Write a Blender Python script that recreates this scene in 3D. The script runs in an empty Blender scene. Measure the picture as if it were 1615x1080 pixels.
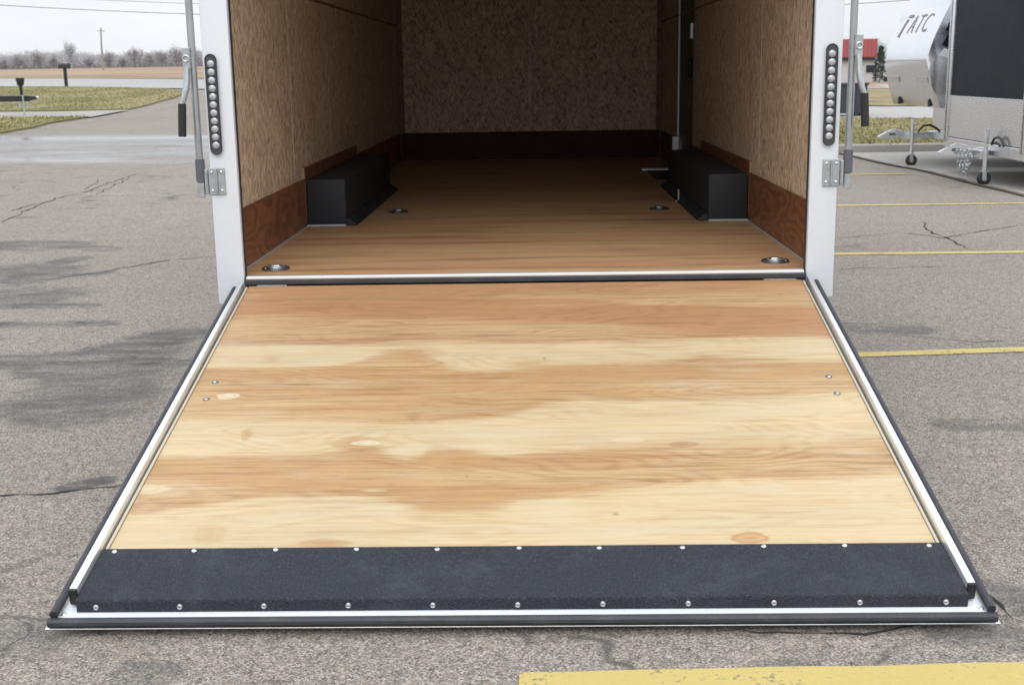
import bpy, bmesh, math, random
from mathutils import Vector, Matrix, noise as mnoise
rnd = random.Random(7)
SC = bpy.context.scene
COL = SC.collection

# ------------------------------------------------------------------ camera
PW, PH = 1615.0, 1080.0            # size of the photograph
FL = 1931.77                       # focal length in its pixels
CAM = Vector((0.0619, -5.1143, 1.4383))
PITCH, YAW, ROLL = 0.2188, -0.0228, -0.0163
FWD = Vector((math.sin(YAW) * math.cos(PITCH), math.cos(YAW) * math.cos(PITCH), -math.sin(PITCH)))
_r = FWD.cross(Vector((0, 0, 1))).normalized(); _u = _r.cross(FWD)
RGT = _r * math.cos(ROLL) + _u * math.sin(ROLL)
UPV = _u * math.cos(ROLL) - _r * math.sin(ROLL)
cd = bpy.data.cameras.new('camera'); cam = bpy.data.objects.new('camera', cd); COL.objects.link(cam)
cd.sensor_width = 36.0; cd.lens = FL / PW * 36.0; cd.clip_start = 0.05; cd.clip_end = 6000
cam.matrix_world = Matrix(((RGT.x, UPV.x, -FWD.x, CAM.x), (RGT.y, UPV.y, -FWD.y, CAM.y), (RGT.z, UPV.z, -FWD.z, CAM.z), (0, 0, 0, 1)))
cd.dof.use_dof = True; cd.dof.focus_distance = 4.5; cd.dof.aperture_fstop = 9.0
SC.camera = cam

# ------------------------------------------------------------------ sky, sun, exposure
SUN_EL, SUN_AZ = 52.0, 184.0       # veiled sun behind the camera
wd = bpy.data.worlds.new('World'); SC.world = wd; wd.use_nodes = True
nt = wd.node_tree; nt.nodes.clear()
def wn(t): return nt.nodes.new(t)
wout, wbg, sky = wn('ShaderNodeOutputWorld'), wn('ShaderNodeBackground'), wn('ShaderNodeTexSky')
sky.sky_type = 'NISHITA'; sky.sun_disc = False
sky.sun_elevation = math.radians(SUN_EL); sky.sun_rotation = math.radians(SUN_AZ)
tc, sep, mr = wn('ShaderNodeTexCoord'), wn('ShaderNodeSeparateXYZ'), wn('ShaderNodeMapRange')
nt.links.new(tc.outputs['Generated'], sep.inputs[0]); nt.links.new(sep.outputs['Z'], mr.inputs['Value'])
mr.inputs['From Min'].default_value = 0.0; mr.inputs['From Max'].default_value = 1.0
# overcast sky: brighter overhead, as under a real cloud deck
mr.inputs['To Min'].default_value = 9.3; mr.inputs['To Max'].default_value = 17.5
cmap = wn('ShaderNodeMapping'); cmap.inputs['Scale'].default_value = (2.0, 2.0, 9.0)
cn = wn('ShaderNodeTexNoise'); cn.inputs['Scale'].default_value = 1.6; cn.inputs['Detail'].default_value = 5
nt.links.new(tc.outputs['Generated'], cmap.inputs[0]); nt.links.new(cmap.outputs[0], cn.inputs['Vector'])
cmr = wn('ShaderNodeMapRange'); cmr.inputs['To Min'].default_value = 0.88; cmr.inputs['To Max'].default_value = 1.09
cmr.inputs['From Min'].default_value = 0.3; cmr.inputs['From Max'].default_value = 0.7
nt.links.new(cn.outputs['Fac'], cmr.inputs['Value'])
mul = wn('ShaderNodeMath'); mul.operation = 'MULTIPLY'
nt.links.new(mr.outputs[0], mul.inputs[0]); nt.links.new(cmr.outputs[0], mul.inputs[1])
vs = wn('ShaderNodeVectorMath'); vs.operation = 'SCALE'; vs.inputs[0].default_value = (0.955, 0.990, 1.04)
nt.links.new(mul.outputs[0], vs.inputs['Scale'])
mx = wn('ShaderNodeMix'); mx.data_type = 'RGBA'; mx.inputs['Factor'].default_value = 0.93
nt.links.new(sky.outputs[0], mx.inputs['A']); nt.links.new(vs.outputs[0], mx.inputs['B'])
nt.links.new(mx.outputs['Result'], wbg.inputs['Color']); wbg.inputs['Strength'].default_value = 0.1
nt.links.new(wbg.outputs[0], wout.inputs[0])
sd = bpy.data.lights.new('sun', 'SUN'); sun = bpy.data.objects.new('sun', sd); COL.objects.link(sun)
sd.energy = 1.45; sd.angle = math.radians(58); sd.color = (1.0, 0.97, 0.92)
_el, _az = math.radians(SUN_EL), math.radians(SUN_AZ)
sdir = Vector((math.sin(_az) * math.cos(_el), math.cos(_az) * math.cos(_el), math.sin(_el)))
sun.rotation_euler = sdir.to_track_quat('Z', 'Y').to_euler(); sun.location = (0, -10, 30)
SC.view_settings.view_transform = 'Standard'; SC.view_settings.look = 'None'
SC.view_settings.exposure = 0.0; SC.view_settings.gamma = 1.0; SC.view_settings.use_curve_mapping = False

# ------------------------------------------------------------------ terrain and sight helpers
def sst(a, b, x):
    t = min(1.0, max(0.0, (x - a) / (b - a))); return t * t * (3 - 2 * t)
def terrain(x, y):                 # the land climbs gently towards the road and field on the left
    s = 1 - sst(-.2, .2, x / max(y + 5.1, .5))
    yy = max(y - 3, 0.0)
    z = .0155 * min(yy, 97)
    if yy > 97: z += .009 * (min(yy, 420) - 97)
    zr = 0 if y < 70 else .003 * (min(y, 420) - 70)
    return s * z + (1 - s) * zr
def sight(px, py): return FWD + RGT * ((px - PW / 2) / FL) - UPV * ((py - PH / 2) / FL)
def on_ground(px, py):
    d = sight(px, py); t = p = .5
    while t < 4000:
        P = CAM + d * t
        if P.z < terrain(P.x, P.y):
            lo, hi = p, t
            for _ in range(30):
                m = (lo + hi) / 2; P = CAM + d * m
                if P.z < terrain(P.x, P.y): hi = m
                else: lo = m
            return P
        p = t; t = t * 1.015 + .02
    return None
def at_depth(px, py, Y):
    d = sight(px, py); return CAM + d * ((Y - CAM.y) / d.y)

# ------------------------------------------------------------------ node helpers
class X:                           # a socket with arithmetic
    def __init__(s, nt, o): s.nt, s.o = nt, o
    def _m(s, op, a, b=None, c=None):
        n = s.nt.nodes.new('ShaderNodeMath'); n.operation = op
        for i, v in enumerate((a, b, c)):
            if v is None: continue
            if isinstance(v, X): s.nt.links.new(v.o, n.inputs[i])
            else: n.inputs[i].default_value = v
        return X(s.nt, n.outputs[0])
    def __add__(s, k): return s._m('ADD', s, k)
    __radd__ = __add__
    def __mul__(s, k): return s._m('MULTIPLY', s, k)
    __rmul__ = __mul__
    def __sub__(s, k): return s._m('SUBTRACT', s, k)
    def __rsub__(s, k): return s._m('SUBTRACT', k, s)
    def __truediv__(s, k): return s._m('DIVIDE', s, k)
    def min(s, k): return s._m('MINIMUM', s, k)
    def max(s, k): return s._m('MAXIMUM', s, k)
    def pow(s, k): return s._m('POWER', s, k)
    def sqrt(s): return s._m('SQRT', s)
    def sin(s): return s._m('SINE', s)
    def abs(s): return s._m('ABSOLUTE', s)
    def clamp(s): return s.max(0.0).min(1.0)
    def step(s, a, b):             # smoothstep
        n = s.nt.nodes.new('ShaderNodeMapRange'); n.interpolation_type = 'SMOOTHSTEP'
        s.nt.links.new(s.o, n.inputs['Value']); n.inputs['From Min'].default_value = a; n.inputs['From Max'].default_value = b
        return X(s.nt, n.outputs[0])
    def curve(s, pts):
        n = s.nt.nodes.new('ShaderNodeFloatCurve'); c = n.mapping.curves[0]
        for i, p in enumerate(pts):
            if i < 2: c.points[i].location = p
            else: c.points.new(*p)
        n.mapping.update(); s.nt.links.new(s.o, n.inputs['Value']); return X(s.nt, n.outputs[0])

class Mat:
    def __init__(s, name, color=(.5, .5, .5), rough=.6, metal=0.0, spec=.5):
        s.m = bpy.data.materials.new(name); s.m.use_nodes = True; s.nt = s.m.node_tree
        s.b = s.nt.nodes['Principled BSDF']
        s.b.inputs['Base Color'].default_value = (*color, 1); s.b.inputs['Roughness'].default_value = rough
        s.b.inputs['Metallic'].default_value = metal; s.b.inputs['Specular IOR Level'].default_value = spec
    def vec(s, out='Object'):
        n = s.nt.nodes.new('ShaderNodeTexCoord'); return n.outputs[out]
    def world(s):
        return s.nt.nodes.new('ShaderNodeNewGeometry').outputs['Position']
    def xyz(s, v):
        n = s.nt.nodes.new('ShaderNodeSeparateXYZ'); s.nt.links.new(v, n.inputs[0]); return [X(s.nt, o) for o in n.outputs]
    def comb(s, x, y, z):
        n = s.nt.nodes.new('ShaderNodeCombineXYZ')
        for i, v in enumerate((x, y, z)):
            if isinstance(v, X): s.nt.links.new(v.o, n.inputs[i])
            else: n.inputs[i].default_value = v
        return n.outputs[0]
    def scale(s, v, sc, rot=(0, 0, 0)):
        n = s.nt.nodes.new('ShaderNodeMapping'); n.inputs['Scale'].default_value = sc; n.inputs['Rotation'].default_value = rot
        s.nt.links.new(v, n.inputs[0]); return n.outputs[0]
    def noise(s, v, sc, det=3, rough=.5, dist=0.0):
        n = s.nt.nodes.new('ShaderNodeTexNoise'); n.inputs['Scale'].default_value = sc; n.inputs['Detail'].default_value = det
        n.inputs['Roughness'].default_value = rough; n.inputs['Distortion'].default_value = dist
        s.nt.links.new(v, n.inputs['Vector']); return X(s.nt, n.outputs['Fac'])
    def voro(s, v, sc, feat='F1', out='Color', rand=1.0):
        n = s.nt.nodes.new('ShaderNodeTexVoronoi'); n.feature = feat; n.inputs['Scale'].default_value = sc; n.inputs['Randomness'].default_value = rand
        s.nt.links.new(v, n.inputs['Vector'])
        if out == 'Color':
            q = s.nt.nodes.new('ShaderNodeSeparateColor'); s.nt.links.new(n.outputs['Color'], q.inputs[0]); return X(s.nt, q.outputs[0])
        return X(s.nt, n.outputs[out])
    def mix(s, f, a, b, mode='MIX'):
        n = s.nt.nodes.new('ShaderNodeMix'); n.data_type = 'RGBA'; n.blend_type = mode
        for k, v in (('Factor', f), ('A', a), ('B', b)):
            sock = [i for i in n.inputs if i.name == k and i.enabled][0]
            if isinstance(v, X): s.nt.links.new(v.o, sock)
            elif isinstance(v, (tuple, list)): sock.default_value = (*v, 1) if len(v) == 3 else v
            elif isinstance(v, (int, float)): sock.default_value = v if k == 'Factor' else (v, v, v, 1)
            else: s.nt.links.new(v, sock)
        return [o for o in n.outputs if o.enabled][0]
    def gain(s, col, f):           # colour times a factor
        n = s.nt.nodes.new('ShaderNodeVectorMath'); n.operation = 'SCALE'
        if isinstance(col, tuple): n.inputs[0].default_value = col
        else: s.nt.links.new(col, n.inputs[0])
        if isinstance(f, X): s.nt.links.new(f.o, n.inputs['Scale'])
        else: n.inputs['Scale'].default_value = f
        return n.outputs[0]
    def set(s, color=None, rough=None, metal=None, bump=None, spec=None):
        if color is not None: s.nt.links.new(color, s.b.inputs['Base Color'])
        if rough is not None: s.nt.links.new(rough.o, s.b.inputs['Roughness'])
        if metal is not None: s.nt.links.new(metal.o, s.b.inputs['Metallic'])
        if spec is not None: s.nt.links.new(spec.o, s.b.inputs['Specular IOR Level'])
        if bump is not None:
            n = s.nt.nodes.new('ShaderNodeBump'); n.inputs['Strength'].default_value = bump[1]; n.inputs['Distance'].default_value = bump[2]
            s.nt.links.new(bump[0].o, n.inputs['Height']); s.nt.links.new(n.outputs[0], s.b.inputs['Normal'])
        return s.m

def plain(name, color, rough=.5, metal=0.0, var=.12, sc=6.0, spec=.5, dirt=0.0, dcol=(.12, .10, .08)):
    m = Mat(name, color, rough, metal, spec); v = m.vec()
    n = m.noise(v, sc, 5, .6)
    c = m.gain(color, 1 - var + n * (2 * var))
    if dirt:
        d = (m.noise(v, sc * .7, 6, .7) + m.noise(v, sc * 9, 3) * .35).step(.62, .95) * dirt
        c = m.mix(d, c, dcol)
    return m.set(color=c, rough=(n * .3 + (rough - .15)).clamp())

def seg_dist(m, x, y, a, b):       # distance from (x, y) to the segment a-b
    dx, dy = b[0] - a[0], b[1] - a[1]; L2 = dx * dx + dy * dy + 1e-9
    t = (((x - a[0]) * dx + (y - a[1]) * dy) / L2).clamp()
    ex = x - a[0] - t * dx; ey = y - a[1] - t * dy
    return (ex * ex + ey * ey).sqrt()

# ------------------------------------------------------------------ materials
M = {}
def asphalt():
    m = Mat('asphalt', (.2, .19, .18), .85, 0, .35); p = m.world(); x, y, z = m.xyz(p)
    big = m.noise(p, .35, 4, .55); mid = m.noise(p, 3.0, 4, .6)
    stone = m.voro(p, 200.0); stone2 = m.voro(p, 400.0); fine = m.noise(p, 110.0, 4, .75)
    cl = m.noise(p, 26.0, 3, .6); g = stone.pow(1.8) * 1.15 + stone2 * .35 + (fine - .5) * 1.7 + (cl - .5) * 1.1 + .40
    tone = (big - .5) * .30 + (mid - .5) * .30 + 1.0
    c = m.gain((.256, .228, .200), (g * tone).max(.12))
    warm = m.voro(p, 60.0).step(.86, .95) * .45
    c = m.mix(warm, c, (.30, .235, .185))
    c = m.mix(stone2.step(.93, .97) * stone.step(.5, .9) * .8, c, (.55, .53, .5))
    # spilled oil and tyre marks, each with a ragged edge of its own
    wob = (m.noise(p, 2.2, 6, .7) - .5) * 1.2 + (m.noise(p, 11.0, 4, .7) - .5) * .9
    mask = None
    for a, b, r, k in STAINS:
        A, B = on_ground(*a), on_ground(*b)
        f = (1 - seg_dist(m, x, y, A, B) / (r * 2.1)).max(0.0)
        d = (f * 1.25 + wob * f.pow(.5)).step(.28, .70) * (k * 1.4)
        mask = d if mask is None else mask.max(d)
    brk = m.noise(m.scale(p, (.5, 1.6, 1)), 3.2, 6, .75).step(.36, .60) * .75 + .25
    c = m.mix((mask * brk * (.55 + fine * .9)).clamp(), c, (.075, .073, .072))
    # scattered small grime spots
    spots = m.noise(p, 1.3, 7, .75).step(.60, .75) * .38
    c = m.mix(spots, c, (.09, .085, .08))
    vd = m.noise(p, 1.1, 4, .6); pv = m.comb(x + (vd - .5) * 1.6, y + (vd - .5) * 1.2, 0.0)
    cr = m.voro(pv, .75, 'DISTANCE_TO_EDGE', 'Distance'); cz = m.noise(p, .23, 3, .5)
    near = ((x * -1.0 - 1.5).step(0, 2.0) * (y - 4.0).step(0, 3.0) * .10 + cz)
    ck = (1 - cr / .026).step(0.0, 1.0) * near.step(.52, .62) * m.noise(p, 2.6, 3, .6).step(.40, .58)
    c = m.mix(ck * .75, c, (.07, .066, .062))
    # standing water left of the trailer
    sp = m.scale(p, (.16, .95, 1), (0, 0, math.radians(14)))
    yb = y + x * .10
    band = (yb - 10.6).step(0, 2.6) * (1 - (yb - 18.6).step(0, 2.6)) * (1 - (x + 2.4).step(0.0, .8))
    streak = m.noise(m.scale(p, (.10, .42, 1), (0, 0, math.radians(16))), .9, 4, .6, 1.4)
    w = (streak + band * .42 - .42).step(.28, .62) * band
    c = m.mix(w * .6, c, (.07, .072, .078))
    rough = (.86 - w.pow(.6) * .72)
    h = (stone * .6 + fine * .6) * (1 - w)
    return m.set(color=c, rough=rough, bump=(h, .55, .006))
STAINS = [((-60, 388), (95, 387), .22, .5), ((95, 387), (170, 393), .10, .5), ((-60, 436), (40, 428), .32, .55), ((60, 422), (120, 408), .10, .55),
          ((-40, 470), (38, 470), .30, .45), ((38, 482), (140, 482), .08, .6), ((30, 445), (160, 430), .08, .5), ((-50, 513), (165, 510), .07, .6),
          ((-60, 572), (120, 566), .13, .6), ((120, 575), (190, 560), .24, .6), ((190, 550), (275, 528), .16, .6), ((120, 640), (165, 590), .26, .55), ((60, 640), (130, 640), .12, .5),
          ((-30, 640), (60, 636), .07, .45), ((290, 572), (200, 590), .06, .5), ((-60, 1010), (50, 1008), .09, .4), ((215, 1058), (250, 1062), .05, .35), ((90, 985), (150, 975), .04, .3),
          ((1180, 1075), (1250, 1060), .06, .35), ((1500, 670), (1640, 668), .07, .4), ((1540, 930), (1660, 950), .07, .45), ((110, 768), (165, 757), .04, .7), ((1330, 515), (1440, 520), .10, .45), ((1500, 1000), (1640, 1010), .06, .4)]
M['asphalt'] = asphalt()

def ramp_wood():
    m = Mat('ramp plywood', (.5, .4, .25), .55, 0, .4); v = m.vec(); X_, Y_, Z_ = m.xyz(v); u, w0 = X_, Y_ * -1.0; w = w0 - .015 - w0 * w0 * .002
    un = (u + 1.25) / 2.5
    sv = m.comb(u * .9, w * 6.0, 0.0)
    wob = (m.noise(sv, 2.0, 5, .6) - .5) * .105 + (m.noise(m.comb(u * 9, w * 30, 0.0), 1.0, 3, .6) - .5) * .02
    wisp = (m.noise(m.comb(u * 1.6, w * 70.0, 2.0), 1.0, 4, .65) - .5) * .115
    wv = w + wob
    def bound(pts, off=0.0):
        return un.curve([((a + 1.25) / 2.5, (b + off) / 2.5) for a, b in pts]) * 2.5
    def over(b, s=.026): return (wv + wisp - b).step(-s, s)
    A = over(bound([(-1.25, .56), (-.54, .59), (.18, .598), (.66, .585), (.9, .56), (1.25, .60)]), .032)
    B = over(bound([(-1.25, .77), (-.87, .81), (-.66, .775), (-.44, .67), (-.22, .82), (.17, .80), (.52, .777), (.69, .745), (.87, .775), (1.25, .79)]))
    C = over(bound([(-1.25, 1.16), (-.8, 1.18), (-.47, 1.206), (-.26, 1.193), (-.05, 1.158), (.10, 1.081), (.39, 1.064), (.72, 1.044), (1.25, 1.0)]), .032)
    D = over(bound([(-1.25, 1.414), (-.86, 1.412), (-.615, 1.40), (-.5, 1.363), (-.35, 1.43), (-.27, 1.375), (-.04, 1.426), (.16, 1.40), (.36, 1.363), (.77, 1.35), (1.25, 1.36)]), .032)
    Ee = over(bound([(-1.25, 1.75), (-.99, 1.70), (-.77, 1.654), (-.62, 1.642), (-.42, 1.662), (-.24, 1.754), (-.08, 1.726), (.02, 1.676), (.15, 1.65), (.35, 1.61), (.64, 1.57), (.93, 1.563), (1.25, 1.515)]), .032)
    pale, tan, red = (.558, .448, .278), (.468, .292, .135), (.442, .218, .112)
    c = m.mix(A, red, pale); c = m.mix(B, c, tan); c = m.mix(C, c, pale); c = m.mix(D, c, tan); c = m.mix(Ee, c, pale)
    heart = (1 - A).max(B * (1 - C)).max(D * (1 - Ee))
    # flat-sawn growth rings: contour lines of a field stretched along the grain
    fld = m.noise(m.comb(u * .55, w * 2.3, 3.0), 1.6, 2, .45)
    ring = ((fld * 150.0).sin() * .5 + .5).pow(2.2)
    fine = m.noise(m.comb(u * 3.0, w * 140.0, 0.0), 1.0, 4, .65)
    broad = m.noise(m.comb(u * .7, w * 16.0, 5.0), 1.0, 4, .6)
    mid = m.noise(m.comb(u * 1.1, w * 42.0, 7.0), 1.0, 4, .6); vein = m.noise(m.comb(u * .6, w * 5.0, 12.0), 1.0, 3, .5)
    c = m.mix(heart * vein.step(.46, .60) * .65, c, (.56, .42, .235)); c = m.mix(heart * (1 - vein).step(.50, .66) * .5, c, (.36, .205, .095))
    dark = (mid - .5).max(0.0) * (.8 + heart * 1.0) + ring * (.22 + heart * .06) * m.noise(m.comb(u * 1.3, w * 5, 9.0), 1.0, 2).step(.35, .6) + (fine - .47).max(0.0) * (2.2 + heart * .6) + m.noise(m.comb(u * 16.0, w * 210.0, 3.0), 1.0, 3, .6).step(.56, .72) * (.22 + heart * .18) + (broad - .5).max(0.0) * (.5 + heart * .8)
    dk = m.mix(heart, (.39, .255, .120), (.250, .125, .050)); c = m.mix((dark * 1.15).clamp(), c, dk)
    c = m.gain(c, .97 + (broad - .5) * .5 + m.noise(v, 1.1, 3) * .12)
    c = m.mix((m.noise(m.comb(u * 2.1, w * 9, 1.0), 1.0, 5, .7) - .52).max(0.0) * 1.6 * A, c, (.60, .56, .44))     # sanded grey patches
    # knots and filled football patches
    kn1 = (m.noise(m.comb(u * 9, w * 22, 4.0), 1.0, 3) - .5) * .9; kn2 = (m.noise(m.comb(u * 6, w * 26, 8.0), 1.0, 4, .6) - .5) * 1.1
    def spot(cu, cw, ru, rw, col, k, soft=.5):
        nonlocal c
        du, dw = (u - cu) / ru + kn1, (w - cw) / rw + kn2
        d = (du * du + dw * dw).sqrt()
        rg = (d * 10.0).sin() * .18 + .80
        c = m.mix((1 - d).step(0.0, soft) * rg * k, c, col)
    spot(-.20, 1.50, .09, .05, (.38, .21, .09), .6, .6); spot(.62, 1.10, .05, .012, (.44, .27, .13), .6, .6); spot(-.45, 1.62, .05, .012, (.62, .52, .34), .6, .6); spot(.9, 1.70, .10, .02, (.50, .33, .16), .5, .7)
    spot(-.53, 1.335, .10, .05, (.40, .22, .09), .75); spot(-.50, 1.338, .055, .018, (.62, .55, .40), .95, .3)
    spot(.648, 1.882, .065, .035, (.44, .25, .115), .95, .25); spot(.518, 1.366, .06, .022, (.30, .17, .08), .8, .4)
    spot(-.55, 1.897, .09, .03, (.40, .22, .10), .8); spot(-1.027, 1.006, .05, .024, (.66, .60, .46), .95, .25)
    spot(-1.14, 1.602, .075, .03, (.62, .52, .34), .95, .4); spot(-.904, 1.274, .022, .045, (.42, .26, .12), .8)
    spot(-.93, .721, .04, .04, (.42, .28, .15), .6); spot(-.41, .69, .15, .09, (.41, .235, .11), .8, .8); spot(.02, .78, .13, .07, (.42, .25, .12), .6, .9)
    spot(-.26, 1.45, .10, .055, (.46, .28, .12), .7, .7); spot(-.62, 1.515, .05, .03, (.46, .27, .12), .7); spot(-.89, 1.85, .06, .06, (.44, .28, .13), .5)
    spot(.35, 1.335, .06, .02, (.60, .50, .34), .8, .4); spot(.24, 1.46, .04, .02, (.30, .17, .08), .5)
    c = m.mix((1 - ((w - .934 - u * .012 + wob * .12).abs() / .0035)).step(0, .8) * .6, c, (.20, .11, .055))     # veneer joint
    edge = (1 - ((wv + wisp - .565).abs() / .05)).step(0.0, 1.0) * m.noise(m.comb(u * 2.2, w * 60, 6.0), 1.0, 4, .65).step(.48, .62)
    c = m.mix(edge * .6, c, (.22, .125, .075))
    for q in range(7):
        spot(rnd.uniform(-1.1, 1.1), rnd.uniform(.1, 1.85), rnd.uniform(.008, .016), rnd.uniform(.008, .014), (.22, .12, .06), .6, .6)
    h = fine * .5 + ring * .3
    c = m.mix(heart * .18, c, (.50, .33, .18))
    return m.set(color=c, rough=.62 - broad * .2, bump=(h, .22, .002))
M['ramp_wood'] = ramp_wood()

def floor_wood():
    m = Mat('floor plywood', (.3, .2, .12), .5, 0, .45); v = m.vec(); x, y, z = m.xyz(v)
    fine = m.noise(m.comb(x * 3.2, y * 95.0, 0.0), 1.0, 4, .65); broad = m.noise(m.comb(x * .8, y * 11.0, 5.0), 1.0, 4, .62)
    red = m.noise(m.comb(x * .5, y * 3.2, 8.0), 1.0, 2).step(.40, .62)
    c = m.mix(red, (.58, .375, .195), (.54, .300, .165))
    c = m.mix(((fine - .48).max(0.0) * 1.5 + (broad - .5).max(0.0) * 3.0).clamp(), c, (.13, .062, .032))
    c = m.mix((broad * -1.0 + .44).max(0.0) * 2.2, c, (.45, .36, .22))
    return m.set(color=c, rough=.58 - fine * .25, bump=(fine, .25, .002))
M['floor_wood'] = floor_wood()

def kick_wood():
    m = Mat('stained plywood kick board', (.16, .07, .035), .45, 0, .45); v = m.vec(); x, y, z = m.xyz(v)
    fld = m.noise(m.comb(x * 2, y * .9, z * 3.4), 1.5, 3, .5)
    ring = ((fld * 60.0).sin() * .5 + .5); fine = m.noise(m.comb(x * 30, y * 4.0, z * 80.0), 1.0, 4, .6)
    c = m.mix(ring * .6 + fine * .4, (.30, .125, .06), (.135, .052, .026))
    return m.set(color=c, rough=.5 - fine * .15, bump=(fine, .2, .002))
M['kick_wood'] = kick_wood()

def osb():
    m = Mat('oriented strand board', (.45, .33, .2), .6, 0, .35); v = m.vec(); x, y, z = m.xyz(v)
    a = x + y                       # along the wall, whichever way it runs
    j = m.noise(v, 9.0, 3)
    def chips(sa, sz, ang, off):
        ca, sn = math.cos(ang), math.sin(ang)
        p, q = a * ca - z * sn, a * sn + z * ca
        return m.voro(m.comb(p * sa + j * .9, q * sz + off, off), 1.0)
    c1, c2, c3 = chips(85, 22, .15, 1.0), chips(75, 20, -.5, 5.0), chips(95, 25, .8, 9.0)
    sel = m.voro(m.comb(a * 30 + j * 2, z * 11, 3.0), 1.0)
    k = c1 * (1 - sel.step(.45, .5)) + c2 * (sel.step(.45, .5) - sel.step(.72, .78)) + c3 * sel.step(.72, .78)
    fibre = m.noise(m.comb(a * 260, z * 22, x * 3), 1.0, 3, .6)
    c = m.mix(k, (.47, .340, .232), (.86, .695, .515))
    c = m.mix(c2.step(.78, .9) * .6, c, (.30, .175, .11))
    c = m.mix(c3.step(.94, .97) * .55, c, (.13, .085, .055))
    c = m.mix(c1.step(.88, .95) * .45, c, (.62, .52, .39))
    big = m.noise(v, 3.0, 3); c = m.gain(c, .70 + fibre * .40 + big * .22)
    return m.set(color=c, rough=.7 - k * .25, bump=(k + fibre * .4, .35, .003))
M['osb'] = osb()

def flap_mat():
    m = Mat('textured black coated flap', (.032, .034, .04), .55, 0, .32); v = m.vec(); x, y, z = m.xyz(v)
    g = m.noise(v, 150.0, 3, .6); b = m.voro(v, 220.0, 'F1', 'Distance'); s = m.noise(v, 4.0, 6, .7)
    sc_ = m.noise(m.scale(v, (1.0, 5.0, 1), (0, 0, .5)), 3.5, 6, .75).step(.58, .78); c = m.mix((s.step(.48, .75) * .35 + g.step(.45, .8) * .65 + sc_ * .5).clamp(), (.026, .030, .039), (.082, .090, .108))
    return m.set(color=c, rough=.58 + g * .2, bump=(g + b, .9, .004))
M['flap'] = flap_mat()
def box_mat():
    m = Mat('black pebbled coating', (.02, .021, .026), .55, 0, .45); v = m.vec(); g = m.noise(v, 170.0, 3, .6)
    c = m.gain((.020, .022, .028), .7 + g * .6); return m.set(color=c, rough=.5 + g * .2, bump=(g, .4, .003))
M['box_black'] = box_mat()
M['white'] = plain('white painted steel', (.73, .765, .815), .32, 0, .03, 3.0, .5, .10, (.45, .43, .40))
M['white_tube'] = plain('bright aluminium tube', (.90, .91, .92), .34, .85, .04, 4.0, .5, .10, (.45, .43, .40))
M['seal'] = plain('rubber seal', (.030, .033, .042), .52, 0, .25, 12.0, .5, .25, (.14, .13, .12))
M['alu'] = plain('brushed aluminium', (.70, .71, .73), .34, 1.0, .08, 14.0)
M['zinc'] = plain('galvanised steel', (.50, .53, .54), .40, .9, .25, 40.0, .5, .25, (.22, .21, .19))
M['rod'] = plain('dull galvanised tube', (.44, .45, .46), .36, .9, .14, 20.0)
M['sleeve'] = plain('dark grey plastic bushing', (.105, .11, .125), .5, 0, .1, 20.0)
M['black'] = plain('black rubber', (.018, .018, .02), .5, 0, .2, 15.0)
M['led_base'] = plain('smoked lamp housing', (.055, .058, .066), .3, 0, .2, 30.0)
M['led'] = plain('clear lamp lens', (.46, .47, .49), .22, .35, .35, 130.0)
M['screw'] = plain('zinc screw head', (.72, .73, .74), .28, .9, .1, 300.0)
M['dark_steel'] = plain('dark galvanised pan', (.16, .175, .19), .4, .85, .2, 60.0)
M['door_dark'] = plain('dark door liner', (.085, .078, .066), .5, 0, .15, 5.0)
M['grey_trim'] = plain('pale trim', (.50, .49, .48), .45, .2, .08, 9.0)
M['trim_beige'] = plain('beige edge band', (.55, .49, .38), .5, 0, .1, 9.0)
M['sill'] = plain('clear aluminium sill', (.78, .79, .80), .38, .35, .05, 9.0)
M['kick_dark'] = plain('dark brown kick board', (.075, .036, .024), .6, 0, .3, 7.0, .12)  # front wall board, coloured darker than the side boards
M['kick_end'] = plain('raw plywood edge', (.42, .27, .14), .6, 0, .2, 30.0)
M['joint'] = plain('joint strip', (.46, .38, .30), .6, 0, .08, 9.0)
M['roofliner'] = plain('ceiling liner', (.16, .13, .105), .7, 0, .06, 2.0)
M['frame_steel'] = plain('black painted frame steel', (.02, .02, .022), .5, 0, .2, 6.0)

def mirror_alu():
    m = Mat('polished aluminium sheet', (.80, .81, .83), .14, 1.0); v = m.vec(); w = m.noise(v, 1.6, 2)
    return m.set(color=m.gain((.80, .81, .83), .92 + w * .12), rough=.10 + m.noise(v, 8.0, 3) * .12, bump=(w, .06, .05))
M['mirror'] = mirror_alu()
def diamond():
    m = Mat('diamond tread plate', (.72, .73, .74), .25, 1.0); v = m.vec(); x, y, z = m.xyz(v)
    p, q = (y + z) * 62.0, (y - z) * 62.0
    h = (p.sin() * q.sin()).abs().pow(2.0)
    n = m.noise(v, 3.0, 3)
    return m.set(color=m.gain((.80, .81, .83), .80 + h * .22 + n * .1), rough=.22 + h * .2, bump=(h, .2, .004))
M['diamond'] = diamond()
M['graphic'] = plain('dark vinyl graphic', (.013, .015, .024), .42, 0, .3, 2.0, .06)
M['silver_alu'] = plain('extruded aluminium', (.76, .77, .79), .26, 1.0, .06, 8.0)
M['ink'] = plain('dark lettering', (.16, .175, .20), .3, 0, .1, 9.0)

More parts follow.
